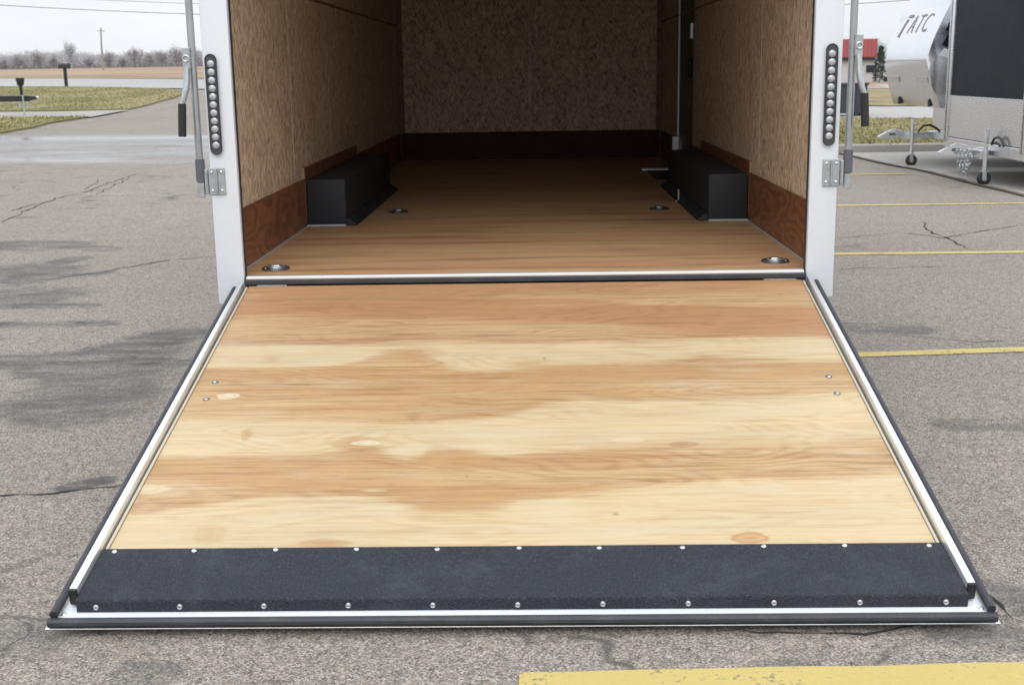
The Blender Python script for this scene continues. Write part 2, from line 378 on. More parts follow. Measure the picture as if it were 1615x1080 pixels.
def paint_line():
    m = Mat('worn yellow paint', (.6, .45, .12), .7, 0, .35); p = m.world()
    n = m.noise(p, 60.0, 4, .75); b = m.noise(p, 4.0, 4, .6); st = m.voro(p, 95.0)
    c = m.gain((.60, .475, .165), .78 + n * .25 + (b - .5) * .25)
    c = m.mix((st.step(.6, .95) * .18), c, (.55, .46, .22))
    c = m.mix((n + (b - .5) * .7).step(.54, .66) * .9, c, (.19, .172, .14))
    return m.set(color=c, bump=(st + n, .4, .004))
M['yellow'] = paint_line()
def concrete():
    m = Mat('concrete', (.36, .34, .31), .85, 0, .35); p = m.world(); n = m.noise(p, .8, 5, .6); f = m.noise(p, 30.0, 4, .7)
    c = m.gain((.33, .315, .29), .62 + n * .5 + f * .26); c = m.mix(m.noise(p, 1.7, 6, .7).step(.56, .72) * .45, c, (.13, .125, .12))
    return m.set(color=c, bump=(f, .3, .004))
M['concrete'] = concrete()
def grass_soil():
    m = Mat('late winter turf', (.12, .12, .04), .9, 0, .2); p = m.world()
    n = m.noise(m.scale(p, (1, .4, 1)), .45, 5, .65); f = m.noise(p, 14.0, 4, .7)
    c = m.mix(n.step(.38, .62), (.175, .172, .070), (.300, .258, .140)); c = m.mix(m.noise(p, .9, 5, .7).step(.55, .72) * .5, c, (.26, .20, .125)); c = m.gain(c, .72 + f * .5)
    return m.set(color=c, bump=(f, .8, .05))
M['turf'] = grass_soil()
M['blade'] = plain('grass blades', (.245, .222, .10), .8, 0, .45, .9, .2)
def road_mat():
    m = Mat('pale road concrete', (.38, .37, .36), .8, 0, .35); p = m.world(); n = m.noise(p, .2, 5, .6)
    return m.set(color=m.gain((.36, .355, .35), .78 + n * .42))
M['road'] = road_mat()
def field_mat():
    m = Mat('dry cut field', (.26, .17, .11), .95, 0, .1); p = m.world(); n = m.noise(m.scale(p, (.3, 1, 1)), .08, 5, .6); f = m.noise(p, 1.5, 4, .7)
    c = m.mix(n.step(.4, .62), (.30, .205, .155), (.37, .285, .205)); return m.set(color=m.gain(c, .75 + f * .5))
M['field'] = field_mat()
M['verge'] = plain('bleached verge', (.33, .28, .17), .95, 0, .25, .5, .1)
M['bark'] = plain('grey brown bark', (.26, .24, .235), .9, 0, .25, 1.0, .2)
M['twig'] = plain('bare twigs', (.37, .355, .37), .9, 0, .25, .1, .2)  # lightened in colour to stand for distance haze
M['pale_twig'] = plain('pale grey bare twigs', (.45, .48, .52), .9, 0, .2, .1, .2)
M['pole_wood'] = plain('weathered pole', (.30, .28, .26), .9, 0, .2, 1.0, .2)
M['wire'] = plain('overhead wire', (.11, .11, .12), .6, 0, .05, 1.0)
M['red'] = plain('red metal roof', (.36, .095, .095), .7, 0, .15, .7)
M['siding'] = plain('white siding', (.52, .51, .50), .7, 0, .12, 1.2, .3, .25, (.2, .19, .18))
M['win'] = plain('dark window glass', (.02, .022, .026), .1, 0, .1, 1.0)
M['bin'] = plain('dark plastic bin', (.035, .038, .046), .5, 0, .15, 5.0)
M['crack'] = plain('open crack', (.045, .042, .040), .95, 0, .4, 20.0, .05)
M['sealed_crack'] = plain('tar sealed crack', (.085, .082, .08), .8, 0, .35, 30.0, .2)
M['debris'] = plain('soil filled joint', (.115, .095, .075), .95, 0, .45, 6.0, .1)
M['white_line'] = plain('dull white finish', (.66, .67, .69), .6, 0, .12, 3.0)
M['evergreen'] = plain('dark evergreen needles', (.045, .07, .05), .8, 0, .3, 2.0, .2)
M['cap_grey'] = plain('black jack crank cap', (.02, .022, .025), .45, 0, .15, 9.0)

# ------------------------------------------------------------------ mesh helpers
class MB:
    def __init__(s): s.bm = bmesh.new()
    def box(s, x0, x1, y0, y1, z0, z1, bev=0.0, seg=1):
        t = bmesh.new(); r = bmesh.ops.create_cube(t, size=1)
        for v in t.verts:
            v.co = Vector((x0 if v.co.x < 0 else x1, y0 if v.co.y < 0 else y1, z0 if v.co.z < 0 else z1))
        if bev: bmesh.ops.bevel(t, geom=list(t.edges), offset=bev, segments=seg, affect='EDGES', profile=.5)
        s.add(t); return s
    def add(s, t, mtx=None):
        if mtx: t.transform(mtx)
        me = bpy.data.meshes.new('tmp'); t.to_mesh(me); t.free(); s.bm.from_mesh(me); bpy.data.meshes.remove(me)
    def tube(s, path, r, n=8, closed=False, caps=True):
        P = [Vector(p) for p in path]; R = r if isinstance(r, (list, tuple)) else [r] * len(P); rings = []
        d0 = (P[1] - P[0]).normalized(); up = Vector((0, 0, 1)) if abs(d0.z) < .9 else Vector((1, 0, 0))
        a = d0.cross(up).normalized()
        for i, p in enumerate(P):
            if closed: d = (P[(i + 1) % len(P)] - P[i - 1]).normalized()
            else: d = (P[min(i + 1, len(P) - 1)] - P[max(i - 1, 0)]).normalized()
            a = (a - d * a.dot(d)); a = a.normalized() if a.length > 1e-6 else d.orthogonal().normalized()
            b = d.cross(a)
            rings.append([s.bm.verts.new(p + (a * math.cos(2 * math.pi * k / n) + b * math.sin(2 * math.pi * k / n)) * R[i]) for k in range(n)])
        m = len(rings)
        for i in range(m if closed else m - 1):
            A, B = rings[i], rings[(i + 1) % m]
            for k in range(n): s.bm.faces.new((A[k], A[(k + 1) % n], B[(k + 1) % n], B[k]))
        if caps and not closed:
            s.bm.faces.new(rings[0][::-1]); s.bm.faces.new(rings[-1])
        return s
    def prism(s, poly, axis, a, b):   # poly in the two other axes, swept along axis from a to b
        def p3(q, t): return Vector((t, q[0], q[1])) if axis == 'x' else Vector((q[0], t, q[1])) if axis == 'y' else Vector((q[0], q[1], t))
        A = [s.bm.verts.new(p3(q, a)) for q in poly]; B = [s.bm.verts.new(p3(q, b)) for q in poly]; n = len(poly)
        s.bm.faces.new(A); s.bm.faces.new(B[::-1])
        for i in range(n): s.bm.faces.new((A[i], B[i], B[(i + 1) % n], A[(i + 1) % n]))
        return s
    def dome(s, c, r, h, axis='z', n=12, k=3):
        c = Vector(c); rings = []
        def ax(x, y, z): return Vector((x, y, z)) if axis == 'z' else Vector((x, -z, y)) if axis == '-y' else Vector((-z, x, y))
        for i in range(k):
            t = i / k * math.pi / 2
            rings.append([s.bm.verts.new(c + ax(r * math.cos(t) * math.cos(2 * math.pi * j / n), r * math.cos(t) * math.sin(2 * math.pi * j / n), h * math.sin(t))) for j in range(n)])
        top = s.bm.verts.new(c + ax(0, 0, h))
        for i in range(k - 1):
            for j in range(n): s.bm.faces.new((rings[i][j], rings[i][(j + 1) % n], rings[i + 1][(j + 1) % n], rings[i + 1][j]))
        for j in range(n): s.bm.faces.new((rings[-1][j], rings[-1][(j + 1) % n], top))
        return s
    def ring(s, c, R, r, normal='z', n=20, m=6):
        c = Vector(c); P = []
        for i in range(n):
            t = 2 * math.pi * i / n
            P.append(c + (Vector((math.cos(t), math.sin(t), 0)) if normal == 'z' else Vector((0, math.cos(t), math.sin(t))) if normal == 'x' else Vector((math.cos(t), 0, math.sin(t)))) * R)
        return s.tube(P, r, m, closed=True)
    def build(s, name, mat, parent=None, org=None, smooth=True, loc=None):
        bmesh.ops.recalc_face_normals(s.bm, faces=s.bm.faces)
        org = org if org is not None else (parent['_org'] if parent is not None and '_org' in parent else (0, 0, 0))
        org = Vector(org)
        if org.length > 0: bmesh.ops.translate(s.bm, verts=s.bm.verts, vec=-org)
        me = bpy.data.meshes.new(name); s.bm.to_mesh(me); s.bm.free()
        if smooth:
            me.polygons.foreach_set('use_smooth', [True] * len(me.polygons))
            try: me.set_sharp_from_angle(angle=math.radians(35))
            except Exception: pass
        me.materials.append(mat)
        o = bpy.data.objects.new(name, me); COL.objects.link(o)
        if parent is not None: o.parent = parent; o['_org'] = list(org)
        elif org.length > 0: o.location = org; o['_org'] = list(org)
        if loc is not None: o.location = loc
        return o
ORG = []
def thing(name, loc, label, cat, group=None):
    e = bpy.data.objects.new(name, None); COL.objects.link(e); e.location = loc; e.empty_display_size = .3
    e['label'] = label; e['category'] = cat; e['_org'] = list(loc)
    if group: e['group'] = group
    return e
def tag(o, label, cat, group=None):
    o['label'] = label; o['category'] = cat
    if group: o['group'] = group
    return o
def kind(o, k): o['kind'] = k; return o
def again(src, parent, loc, rot=None):   # another copy of a piece, sharing its mesh
    c = src.copy(); COL.objects.link(c); c.parent = parent; c.location = loc
    if rot: c.rotation_euler = rot
    return c

# ------------------------------------------------------------------ the ground
def grid(name, xs, ys, mat, off=lambda x, y: 0.0):
    vs = [(x, y, terrain(x, y) + off(x, y)) for y in ys for x in xs]; n = len(xs)
    fs = [(j * n + i, j * n + i + 1, (j + 1) * n + i + 1, (j + 1) * n + i) for j in range(len(ys) - 1) for i in range(n - 1)]
    me = bpy.data.meshes.new(name); me.from_pydata(vs, [], fs); me.materials.append(mat)
    me.polygons.foreach_set('use_smooth', [True] * len(me.polygons))
    o = bpy.data.objects.new(name, me); COL.objects.link(o); return kind(o, 'structure')
def spread(lo, hi, s0, g):
    v = [0.0]; st = s0
    while v[-1] < hi: v.append(v[-1] + st); st *= g
    w = [0.0]; st = s0
    while w[-1] > lo: w.append(w[-1] - st); st *= g
    return w[:0:-1] + v
def sheet(name, pts, mat, off=.004, step=3.0, k='structure', skirt=False):   # a sheet lying on the land
    bm = bmesh.new(); vs = [bm.verts.new((p[0], p[1], 0)) for p in pts]; f = bm.faces.new(vs)
    bmesh.ops.triangulate(bm, faces=[f])
    for _ in range(7):
        es = [e for e in bm.edges if e.calc_length() > step * max(1.0, (Vector((e.verts[0].co.x, e.verts[0].co.y, 0)) - Vector((0, -5, 0))).length / 25)]
        if not es: break
        bmesh.ops.subdivide_edges(bm, edges=es, cuts=1, use_grid_fill=False)
        bmesh.ops.triangulate(bm, faces=bm.faces)
    for v in bm.verts:
        d = math.hypot(v.co.x, v.co.y + 5); v.co.z = terrain(v.co.x, v.co.y) + off + .0006 * max(0, d - 12)
    bmesh.ops.recalc_face_normals(bm, faces=bm.faces)
    for f in bm.faces:
        if f.normal.z < 0: f.normal_flip()
    if skirt:
        es = [e for e in bm.edges if e.is_boundary]; g = bmesh.ops.extrude_edge_only(bm, edges=es)
        for v in g['geom']:
            if isinstance(v, bmesh.types.BMVert): v.co.z -= .2
    me = bpy.data.meshes.new(name); bm.to_mesh(me); bm.free(); me.materials.append(mat)
    o = bpy.data.objects.new(name, me); COL.objects.link(o)
    if k: kind(o, k)
    return o
ground = grid('ground', spread(-420, 420, 1.2, 1.045), [y - 8 for y in spread(-60, 900, 1.2, 1.03)], M['asphalt'])

def soften(pts, n=4, amp=.25):      # wavy version of a polyline
    out = []
    for a, b in zip(pts[:-1], pts[1:]):
        for i in range(n):
            t = i / n; x, y = a[0] + (b[0] - a[0]) * t, a[1] + (b[1] - a[1]) * t
            q = mnoise.noise(Vector((x * .7, y * .7, 3.1))) * amp; out.append((x + q, y + q * .6))
    out.append(tuple(pts[-1][:2])); return out
near_edge = [(-150, 150), (-29.7, 63.7), (-22.7, 58.9), (-16.6, 53.8), (-6, 42.5), (3, 32.5), (8.7, 26.2), (20, 21.5), (90, 15)]
far_edge = [(90, 27), (24, 32), (11.8, 37.2), (4, 46), (-10, 63), (-22.3, 75.4), (-31.2, 83.2), (-41.5, 91.1), (-150, 178)]
sheet('road', near_edge + far_edge, M['road'], .01)
verge_far = [(-150, 190), (-46, 101.6), (-31, 88), (-22, 79.5), (-8, 65), (5, 49), (14, 41), (26, 36)]
sheet('road_edge', far_edge[1:] + [(x * 1.0 + .35, y + .45) for x, y in far_edge[:0:-1]], M['debris'], .03)
sheet('verge', far_edge[1:] + verge_far, M['verge'], .012)
field = sheet('field', [(-420, 480), (-150, 190.5), (-46, 102.2), (-31, 88.6), (-22, 80.1), (-8, 65.6), (5, 49.6), (14, 41.6), (26, 36.6), (90, 33), (420, 200), (420, 820), (-420, 820)], M['field'], .02, 8.0)
lawn_px_top = [(0, 138.5), (100, 138.8), (200, 140), (268, 142.5)]
tip = [(288, 146), (290, 149)]
low = [(275, 155), (250, 162.5), (205, 174), (170, 175.5), (90, 177), (0, 178)]
def gp(l): return [tuple(on_ground(*p)[:2]) for p in l]
LB = gp(low)
lawn_main = [(-60, 84), ] + gp(lawn_px_top + tip) + soften(LB, 5, .2) + [(-40, 33)]
sheet('lawn', lawn_main, M['turf'], .04, 1.5, skirt=True)
LB2 = gp([(0, 189), (60, 187.5), (120, 187.5), (140, 186.5)]); LB3 = gp([(128, 188.5), (100, 192.5), (80, 196), (40, 205.5), (0, 212)])
lawn_small = [(-34, 27.5)] + LB2 + soften(LB3, 5, .15) + [(-30, 16.5)]
sheet('lawn', lawn_small, M['turf'], .04, 1.2, skirt=True)
sheet('sidewalk', [(-38, 31.5)] + gp([(0, 179), (90, 178), (170, 176.5), (203, 175.5), (182, 179.5), (150, 185.5), (140, 187), (120, 188.2), (60, 188.2), (0, 189.7)]) + [(-34, 28.2)], M['concrete'], .022, 1.5)

# concrete pad, joint full of soil, kerb and grass on the right
sheet('concrete_pad', [(5.02, 15.42), (5.14, 13.6), (5.30, 12.0), (5.36, 9.8), (5.40, 8.4), (5.55, 3.0), (40, 3.0), (40, 15.5), (20, 15.45)], M['concrete'], .008)
jt = soften([(4.98, 15.42), (5.09, 13.6), (5.24, 12.0), (5.31, 9.8), (5.34, 8.4), (5.5, 3.0)], 16, .05)
sheet('expansion_joint', jt + [(x + .085 + .04 * mnoise.noise(Vector((x * 9, y * 5, 0))), y) for x, y in jt[::-1]], M['debris'], .012)
kb = MB(); kb.box(4.2, 40, 15.62, 15.80, -.05, .13, .02); kind(kb.build('kerb', M['concrete']), 'structure')
lr = sheet('lawn', [(4.2, 15.79), (40, 15.79), (40, 19.6), (20, 21.3), (8.7, 26.0), (5.6, 29.3)], M['turf'], .11, 1.5, skirt=True)
sheet('far_lawn', [(9, 40.5), (12.2, 37.6), (24, 32.4), (90, 27.6), (90, 62), (10, 62)], M['turf'], .03, 3)
sheet('driveway', [(6, 66), (90, 63), (90, 75), (6, 78)], M['road'], .05, 4)

# painted bay lines, 10 cm wide, running beside and under the trailer
def bay(y0, sl, w, x0, x1, m='yellow'):
    n = 160; a, b = [], []
    for i in range(n + 1):
        x = x0 + (x1 - x0) * i / n; j = .008 * mnoise.noise(Vector((x * 3, y0 * 5, 0))) + .006 * mnoise.noise(Vector((x * 17, y0 * 5, 0)))
        a.append((x, y0 + sl * x - w / 2 + j)); b.append((x, y0 + sl * x + w / 2 - .006 * mnoise.noise(Vector((x * 4, y0 * 7, 4)))))
    return sheet('parking_line', a + b[::-1], M[m], .004)
bay(-2.432, .03, .125, .004, 7.5); bay(.80, .095, .10, -1.1, 8); bay(4.40, -.012, .11, -1.0, 5.2); bay(7.76, -.01, .11, -.6, 5.2); bay(11.38, -.005, .11, .2, 4.98)
bay(12.08, -.03, .16, 5.75, 14, 'white_line')  # pale strip lying across the concrete pad

def crack(pts, w, mat='crack', seed=0, parent=ground, jag=1.0):
    P = [on_ground(*p) for p in pts]; L, R_ = [], []; acc = 0.0
    fine = []
    for a, b in zip(P[:-1], P[1:]):
        n = max(2, int((b - a).length / .035)); n = min(n, 60)
        for i in range(n): fine.append(a + (b - a) * (i / n))
    fine.append(P[-1]); n = len(fine); bm = bmesh.new(); prev = None
    for i, p in enumerate(fine):
        d = (fine[min(i + 1, n - 1)] - fine[max(i - 1, 0)]); d.z = 0; d.normalize(); q = Vector((-d.y, d.x, 0))
        jx = mnoise.noise(Vector((p.x * 6, p.y * 6, seed))) * .045 * jag + mnoise.noise(Vector((p.x * 22, p.y * 22, seed))) * .016 * jag
        ww = w * (.25 + 1.1 * abs(mnoise.noise(Vector((p.x * 5, p.y * 5, seed + 9)))) + .6 * abs(mnoise.noise(Vector((p.x * 31, p.y * 31, seed + 5)))))
        if mnoise.noise(Vector((p.x * 8, p.y * 8, seed + 3))) < -.22: ww *= .35
        ww *= min(1, 8 * i / n + .15, 8 * (n - 1 - i) / n + .15)
        c = p + q * jx; z = terrain(c.x, c.y) + .0035
        a, b = bm.verts.new((c.x + q.x * ww, c.y + q.y * ww, z)), bm.verts.new((c.x - q.x * ww, c.y - q.y * ww, z))
        if prev: bm.faces.new((prev[0], prev[1], b, a))
        prev = (a, b)
    for f in bm.faces:
        f.normal_update()
        if f.normal.z < 0: f.normal_flip()
    me = bpy.data.meshes.new('crack'); bm.to_mesh(me); bm.free(); me.materials.append(M[mat])
    o = bpy.data.objects.new('crack', me); COL.objects.link(o); o.parent = parent
    return o
crack([(-30, 783), (30, 781), (60, 780), (120, 775), (175, 765), (210, 760)], .012, seed=1)
crack([(-20, 356), (5, 350), (30, 338), (65, 322), (95, 312), (140, 302), (160, 293), (200, 280), (235, 270)], .013, seed=2)
crack([(15, 334), (60, 321), (85, 316)], .011, seed=3); crack([(150, 308), (175, 296), (205, 281)], .011, seed=4); crack([(20, 345), (70, 342)], .010, seed=5)
crack([(85, 331), (180, 327)], .010, seed=6); crack([(-10, 288), (60, 285), (90, 287)], .009, seed=7); crack([(150, 341), (178, 339)], .010, seed=8)
crack([(130, 300), (150, 290), (155, 283)], .010, seed=9); crack([(235, 300), (270, 302), (330, 300)], .008, seed=21)
crack([(30, 447), (100, 437), (160, 430), (210, 420), (270, 410), (345, 404)], .011, 'sealed_crack', 10)
crack([(1312, 377), (1370, 372), (1420, 367), (1490, 376), (1540, 366), (1630, 352)], .010, seed=11)
crack([(1453, 348), (1470, 368), (1500, 378), (1525, 394)], .009, seed=12)
crack([(1335, 525), (1400, 528), (1470, 533), (1540, 540), (1630, 536)], .007, seed=13)
crack([(1130, 996), (1165, 993), (1200, 997), (1280, 1001), (1360, 998), (1400, 992), (1450, 983), (1500, 975)], .0048, seed=14, jag=.45)
crack([(1560, 940), (1580, 955), (1600, 975), (1630, 980)], .0042, seed=15, jag=.5)
crack([(1320, 424), (1400, 423), (1520, 420)], .006, seed=16); crack([(220, 575), (300, 567)], .004, seed=17)

# blades of grass standing on the turf
def blades(polys, n, hgt):
    vs, fs = [], []
    import mathutils
    for poly, off in polys:
        xs = [p[0] for p in poly]; ys = [p[1] for p in poly]; c = 0; tries = 0
        while c < n and tries < n * 8:
            tries += 1; x, y = rnd.uniform(max(min(xs), -34), min(max(xs), 22)), rnd.uniform(min(ys), min(max(ys), 66)); ins = False
            for (ax, ay), (bx, by) in zip(poly, poly[1:] + poly[:1]):
                if (ay > y) != (by > y) and x < (bx - ax) * (y - ay) / (by - ay) + ax: ins = not ins
            if not ins: continue
            c += 1; z = terrain(x, y) + off; h = hgt * rnd.uniform(.4, 1.3); a = rnd.uniform(0, 6.28); w = rnd.uniform(.012, .03)
            i = len(vs); vs += [(x - w * math.cos(a), y - w * math.sin(a), z), (x + w * math.cos(a), y + w * math.sin(a), z), (x + rnd.uniform(-.05, .05), y + rnd.uniform(-.05, .05), z + h)]; fs.append((i, i + 1, i + 2))
    me = bpy.data.meshes.new('grass'); me.from_pydata(vs, [], fs); me.materials.append(M['blade'])
    o = bpy.data.objects.new('grass', me); COL.objects.link(o); return kind(o, 'stuff')
blades([(lawn_main, .06), (lawn_small, .06)], 12000, .05)
blades([([(4.2, 15.8), (14, 15.8), (14, 23.6), (8.7, 26.0), (5.6, 29.3)], .11)], 9000, .055)

# ------------------------------------------------------------------ the white trailer with its ramp down
T = thing('enclosed_trailer', (0, 0, 0), 'white enclosed car trailer seen from behind with its plywood ramp door lowered', 'trailer')
FZ, WX, PX, OX, YF = .6015, 1.2386, 1.181, 1.295, 6.67       # floor height, inner wall, post inner edge, outer side, front wall
TOP = 2.46
# rear frame
for s in (-1, 1):
    p = MB(); p.box(min(s * PX, s * OX), max(s * PX, s * OX), -.03, .016, .487, TOP + .1, .006, 2); post = p.build('rear_post', M['white'], T)
    e = MB(); e.box(min(s * (PX - .004), s * PX), max(s * (PX - .004), s * PX), -.008, .014, .575, TOP, .001); e.build('door_seal', M['seal'], post)
h = MB(); h.box(-PX + .001, PX - .001, -.03, .016, TOP, TOP + .1, .006, 2); h.build('header', M['white'], T)
sl = MB(); sl.box(-PX + .010, PX - .010, -.038, -.004, .5915, .6045, .003); sill = sl.build('sill_strip', M['sill'], T)
sb = MB(); sb.box(-PX + .002, PX - .002, -.040, .030, .5690, .5910, .004); sb.build('hinge_seal', M['seal'], sill)
# floor sheets, side and front wall boards
ys = [-.0035, 1.22, 2.44, 3.66, 4.88, 6.10, YF]
for a, b in zip(ys[:-1], ys[1:]):
    f = MB(); f.box(-WX - .012, WX + .012, a + .001, b - .001, FZ - .02, FZ, .0015); f.build('floor_sheet', M['floor_wood'], T)
DOOR0, DOOR1 = 4.28, 5.22            # side door in the right wall
wy = [.018, 1.475, 2.695, 3.915, 4.28, 5.22, YF]
for s in (-1, 1):
    for i, (a, b) in enumerate(zip(wy[:-1], wy[1:])):
        if s == 1 and i == 4: continue
        w = MB(); x0 = s * WX; x1 = s * (WX + .012)
        w.box(min(x0, x1), max(x0, x1), a + .002, b - .002, FZ + .002, TOP + .02, .0015); w.build('wall_panel', M['osb'], T)
        c = MB()
        if i == 0:
            c.box(min(s * (WX - .003), s * (WX + .004)), max(s * (WX - .003), s * (WX + .004)), b - .004, b + .004, FZ + .33, TOP, .001); c.build('joint_strip', M['joint'], T)
    # kick boards, raised behind the wheel box
    def kick(y0, y1, zt, th=.010):
        k = MB(); k.box(min(s * (WX - th), s * (WX - .0005)), max(s * (WX - th), s * (WX - .0005)), y0, y1, FZ + .003, zt, .002); return k.build('kick_board', M['kick_wood'], T)
    kick(.020, 1.688, .866)
    kick(1.690, 3.72, .928, .012)
    if s == -1: kick(3.722, YF - .012, .866)
    else: kick(3.722, DOOR0 - .03, .866); kick(DOOR1 + .03, YF - .012, .866)
    ed = MB(); ed.box(min(s * (WX - .012), s * (WX - .0005)), max(s * (WX - .012), s * (WX - .0005)), 1.674, 1.6895, .868, .928, .001); ed.build('kick_board_end', M['kick_end'], T)
    # caulk line where floor meets wall
    ck = MB(); ck.box(min(s * (WX - .022), s * (WX - .0105)), max(s * (WX - .022), s * (WX - .0105)), .02, 1.68, FZ + .0005, FZ + .005, .001); ck.build('edge_trim', M['grey_trim'], T)
    # thin dark strip high on the wall
    u = MB(); u.box(min(s * (WX - .006), s * (WX - .0035)), max(s * (WX - .006), s * (WX - .0035)), 1.5, YF - .02, 1.845, 1.860); u.build('wall_strip', M['kick_wood'], T)
    # wheel box: front and back ends, sloped inner foot
    wb = MB(); wb.box(min(s * (WX - .013), s * 1.005), max(s * (WX - .013), s * 1.005), 1.69, 3.79, FZ + .001, .862, .012, 2); box = wb.build('wheel_box', M['box_black'], T)
    ft = MB(); pr = [(s * 1.004, FZ + .003), (s * .948, FZ + .003), (s * .948, FZ + .008), (s * .996, FZ + .042), (s * 1.004, FZ + .042)]
    ft.prism(pr, 'y', 1.70, 3.78); ft.build('foot_flange', M['box_black'], box)
    tr = MB(); tr.box(min(s * (WX - .014), s * 1.006), max(s * (WX - .014), s * 1.006), 1.664, 1.6885, FZ + .001, FZ + .012, .003); tr.build('foot_trim', M['grey_trim'], box)
for a, b in ((-WX, -.002), (.002, WX)):
    w = MB(); w.box(a + .001, b - .001, YF, YF + .012, FZ, TOP + .02, .001); w.build('front_panel', M['osb'], T)
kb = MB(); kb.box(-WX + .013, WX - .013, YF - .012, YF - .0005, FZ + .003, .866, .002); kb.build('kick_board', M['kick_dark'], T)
for s in (-1, 1):
    cn = MB(); cn.box(min(s * (WX - .001), s * (WX - .05)), max(s * (WX - .001), s * (WX - .05)), YF - .006, YF - .0015, .868, TOP); cn.build('corner_strip', M['kick_wood'], T)
rf = MB(); rf.box(-OX, OX, .0165, YF + .1, TOP + .021, TOP + .1, .01, 2); rf.build('roof', M['white'], T)
lin = MB(); lin.box(-WX, WX, .02, YF, TOP + .008, TOP + .019); lin.build('ceiling_liner', M['roofliner'], T)
for s in (-1, 1):
    sk = MB(); sk.box(min(s * (WX + .014), s * (OX - .002)), max(s * (WX + .014), s * (OX - .002)), .0165, YF + .1, .47, TOP + .02, .004); sk.build('side_skin', M['white'], T)
fs = MB(); fs.box(-WX - .01, WX + .01, YF + .014, YF + .09, .47, TOP + .02, .004); fs.build('front_skin', M['white'], T)
# side door with its frame and the step well threshold
dr = MB(); dr.box(WX + .002, WX + .012, DOOR0 + .004, DOOR1 - .004, FZ + .004, TOP + .015, .002); door = dr.build('side_door', M['door_dark'], T)
jm = MB(); jm.box(WX - .013, WX + .001, DOOR1 - .012, DOOR1 + .004, .878, TOP, .002); jm.build('door_jamb', M['sill'], T)
jm = MB(); jm.box(WX - .008, WX + .001, DOOR0 - .012, DOOR0 + .004, FZ + .004, TOP, .002); jm.build('door_jamb', M['door_dark'], T)
jl = MB(); jl.box(WX - .052, WX + .001, DOOR1 - .013, DOOR1 + .028, FZ + .02, .877, .002); jl.build('kick_board_cap', M['alu'], T)
th = MB(); th.box(.93, WX - .004, DOOR1 - .06, DOOR1 + .06, FZ + .0005, FZ + .018, .002); th.build('threshold', M['alu'], T)
well = MB(); well.box(.965, WX - .004, DOOR0 + .02, DOOR1 - .062, FZ + .0005, FZ + .004, .001); well.build('step_well', M['box_black'], T)
lt = MB(); lt.box(WX - .030, WX + .001, DOOR0 + .03, DOOR0 + .06, 1.64, 1.76, .006); lt.build('latch', M['alu'], door)
hd = MB(); hd.box(WX - .03, WX + .001, DOOR0 + .10, DOOR0 + .28, 1.36, 1.50, .012); hd.build('handle', M['black'], door)
sk2 = MB(); sk2.box(.936, .962, 2.70, 2.735, FZ + .001, FZ + .010, .002).box(.953, .962, 2.70, 2.735, FZ + .0105, FZ + .082, .002); sk2.build('foot_bracket', M['alu'], T)
# recessed tie-down rings
for x, y, sc in ((-1.091, .185, 1.0), (1.098, .215, 1.0), (-.789, 2.334, 1.0), (.798, 2.312, 1.0)):
    d = MB(); d.tube([(x, y, FZ + .0004), (x, y, FZ + .004)], [.060, .057], 24); pan = d.build('tie_down', M['dark_steel'], T)
    d = MB(); d.ring((x, y, FZ + .005), .057, .004, n=28, m=6); d.build('rim', M['dark_steel'], pan)
    d = MB(); d.ring((x, y + .002, FZ + .010), .036, .0055, n=22, m=8); d.build('ring', M['zinc'] if y < 1 else M['dark_steel'], pan)
    d = MB(); d.box(x - .021, x + .021, y - .012, y + .016, FZ + .0045, FZ + .020, .006, 2); d.build('ring_bracket', M['screw'] if y < 1 else M['dark_steel'], pan)
    for ax, ay in ((-.046, 0), (.046, 0)):
        d = MB(); d.dome((x + ax, y + ay, FZ + .004), .006, .003); d.build('screw', M['screw'], pan)
# lamps on the posts
led = None
for s, cx in ((-1, -1.2585), (1, 1.2500)):
    z0, z1, hw = 1.118, 1.518, .0215; poly = []
    for k in range(13): t = math.pi * k / 12; poly.append((cx + hw * math.cos(t), z1 - hw + hw * math.sin(t)))
    for k in range(13): t = math.pi + math.pi * k / 12; poly.append((cx + hw * math.cos(t), z0 + hw + hw * math.sin(t)))
    l = MB(); l.prism(poly, 'y', -.044, -.0303); lamp = l.build('strip_lamp', M['led_base'], T)
    rm = MB(); P = [(x, -.0425, z) for x, z in poly]; rm.tube(P, .0035, 6, closed=True); rm.build('bezel', M['seal'], lamp)
    for k in range(11):
        z = z0 + .037 + k * (z1 - z0 - .074) / 10
        if led is None:
            d = MB(); d.dome((0, 0, 0), .0150, .006, '-y', 14, 4); led = d.build('bulb', M['led'], lamp, org=(0, 0, 0), loc=(cx, -.0443, z))
        else: again(led, lamp, (cx, -.0443, z))
        if k < 10:
            g = MB(); g.box(cx - .017, cx + .017, -.0465, -.0442, z + .0145, z + .0185, .0008); g.build('divider', M['black'], lamp)
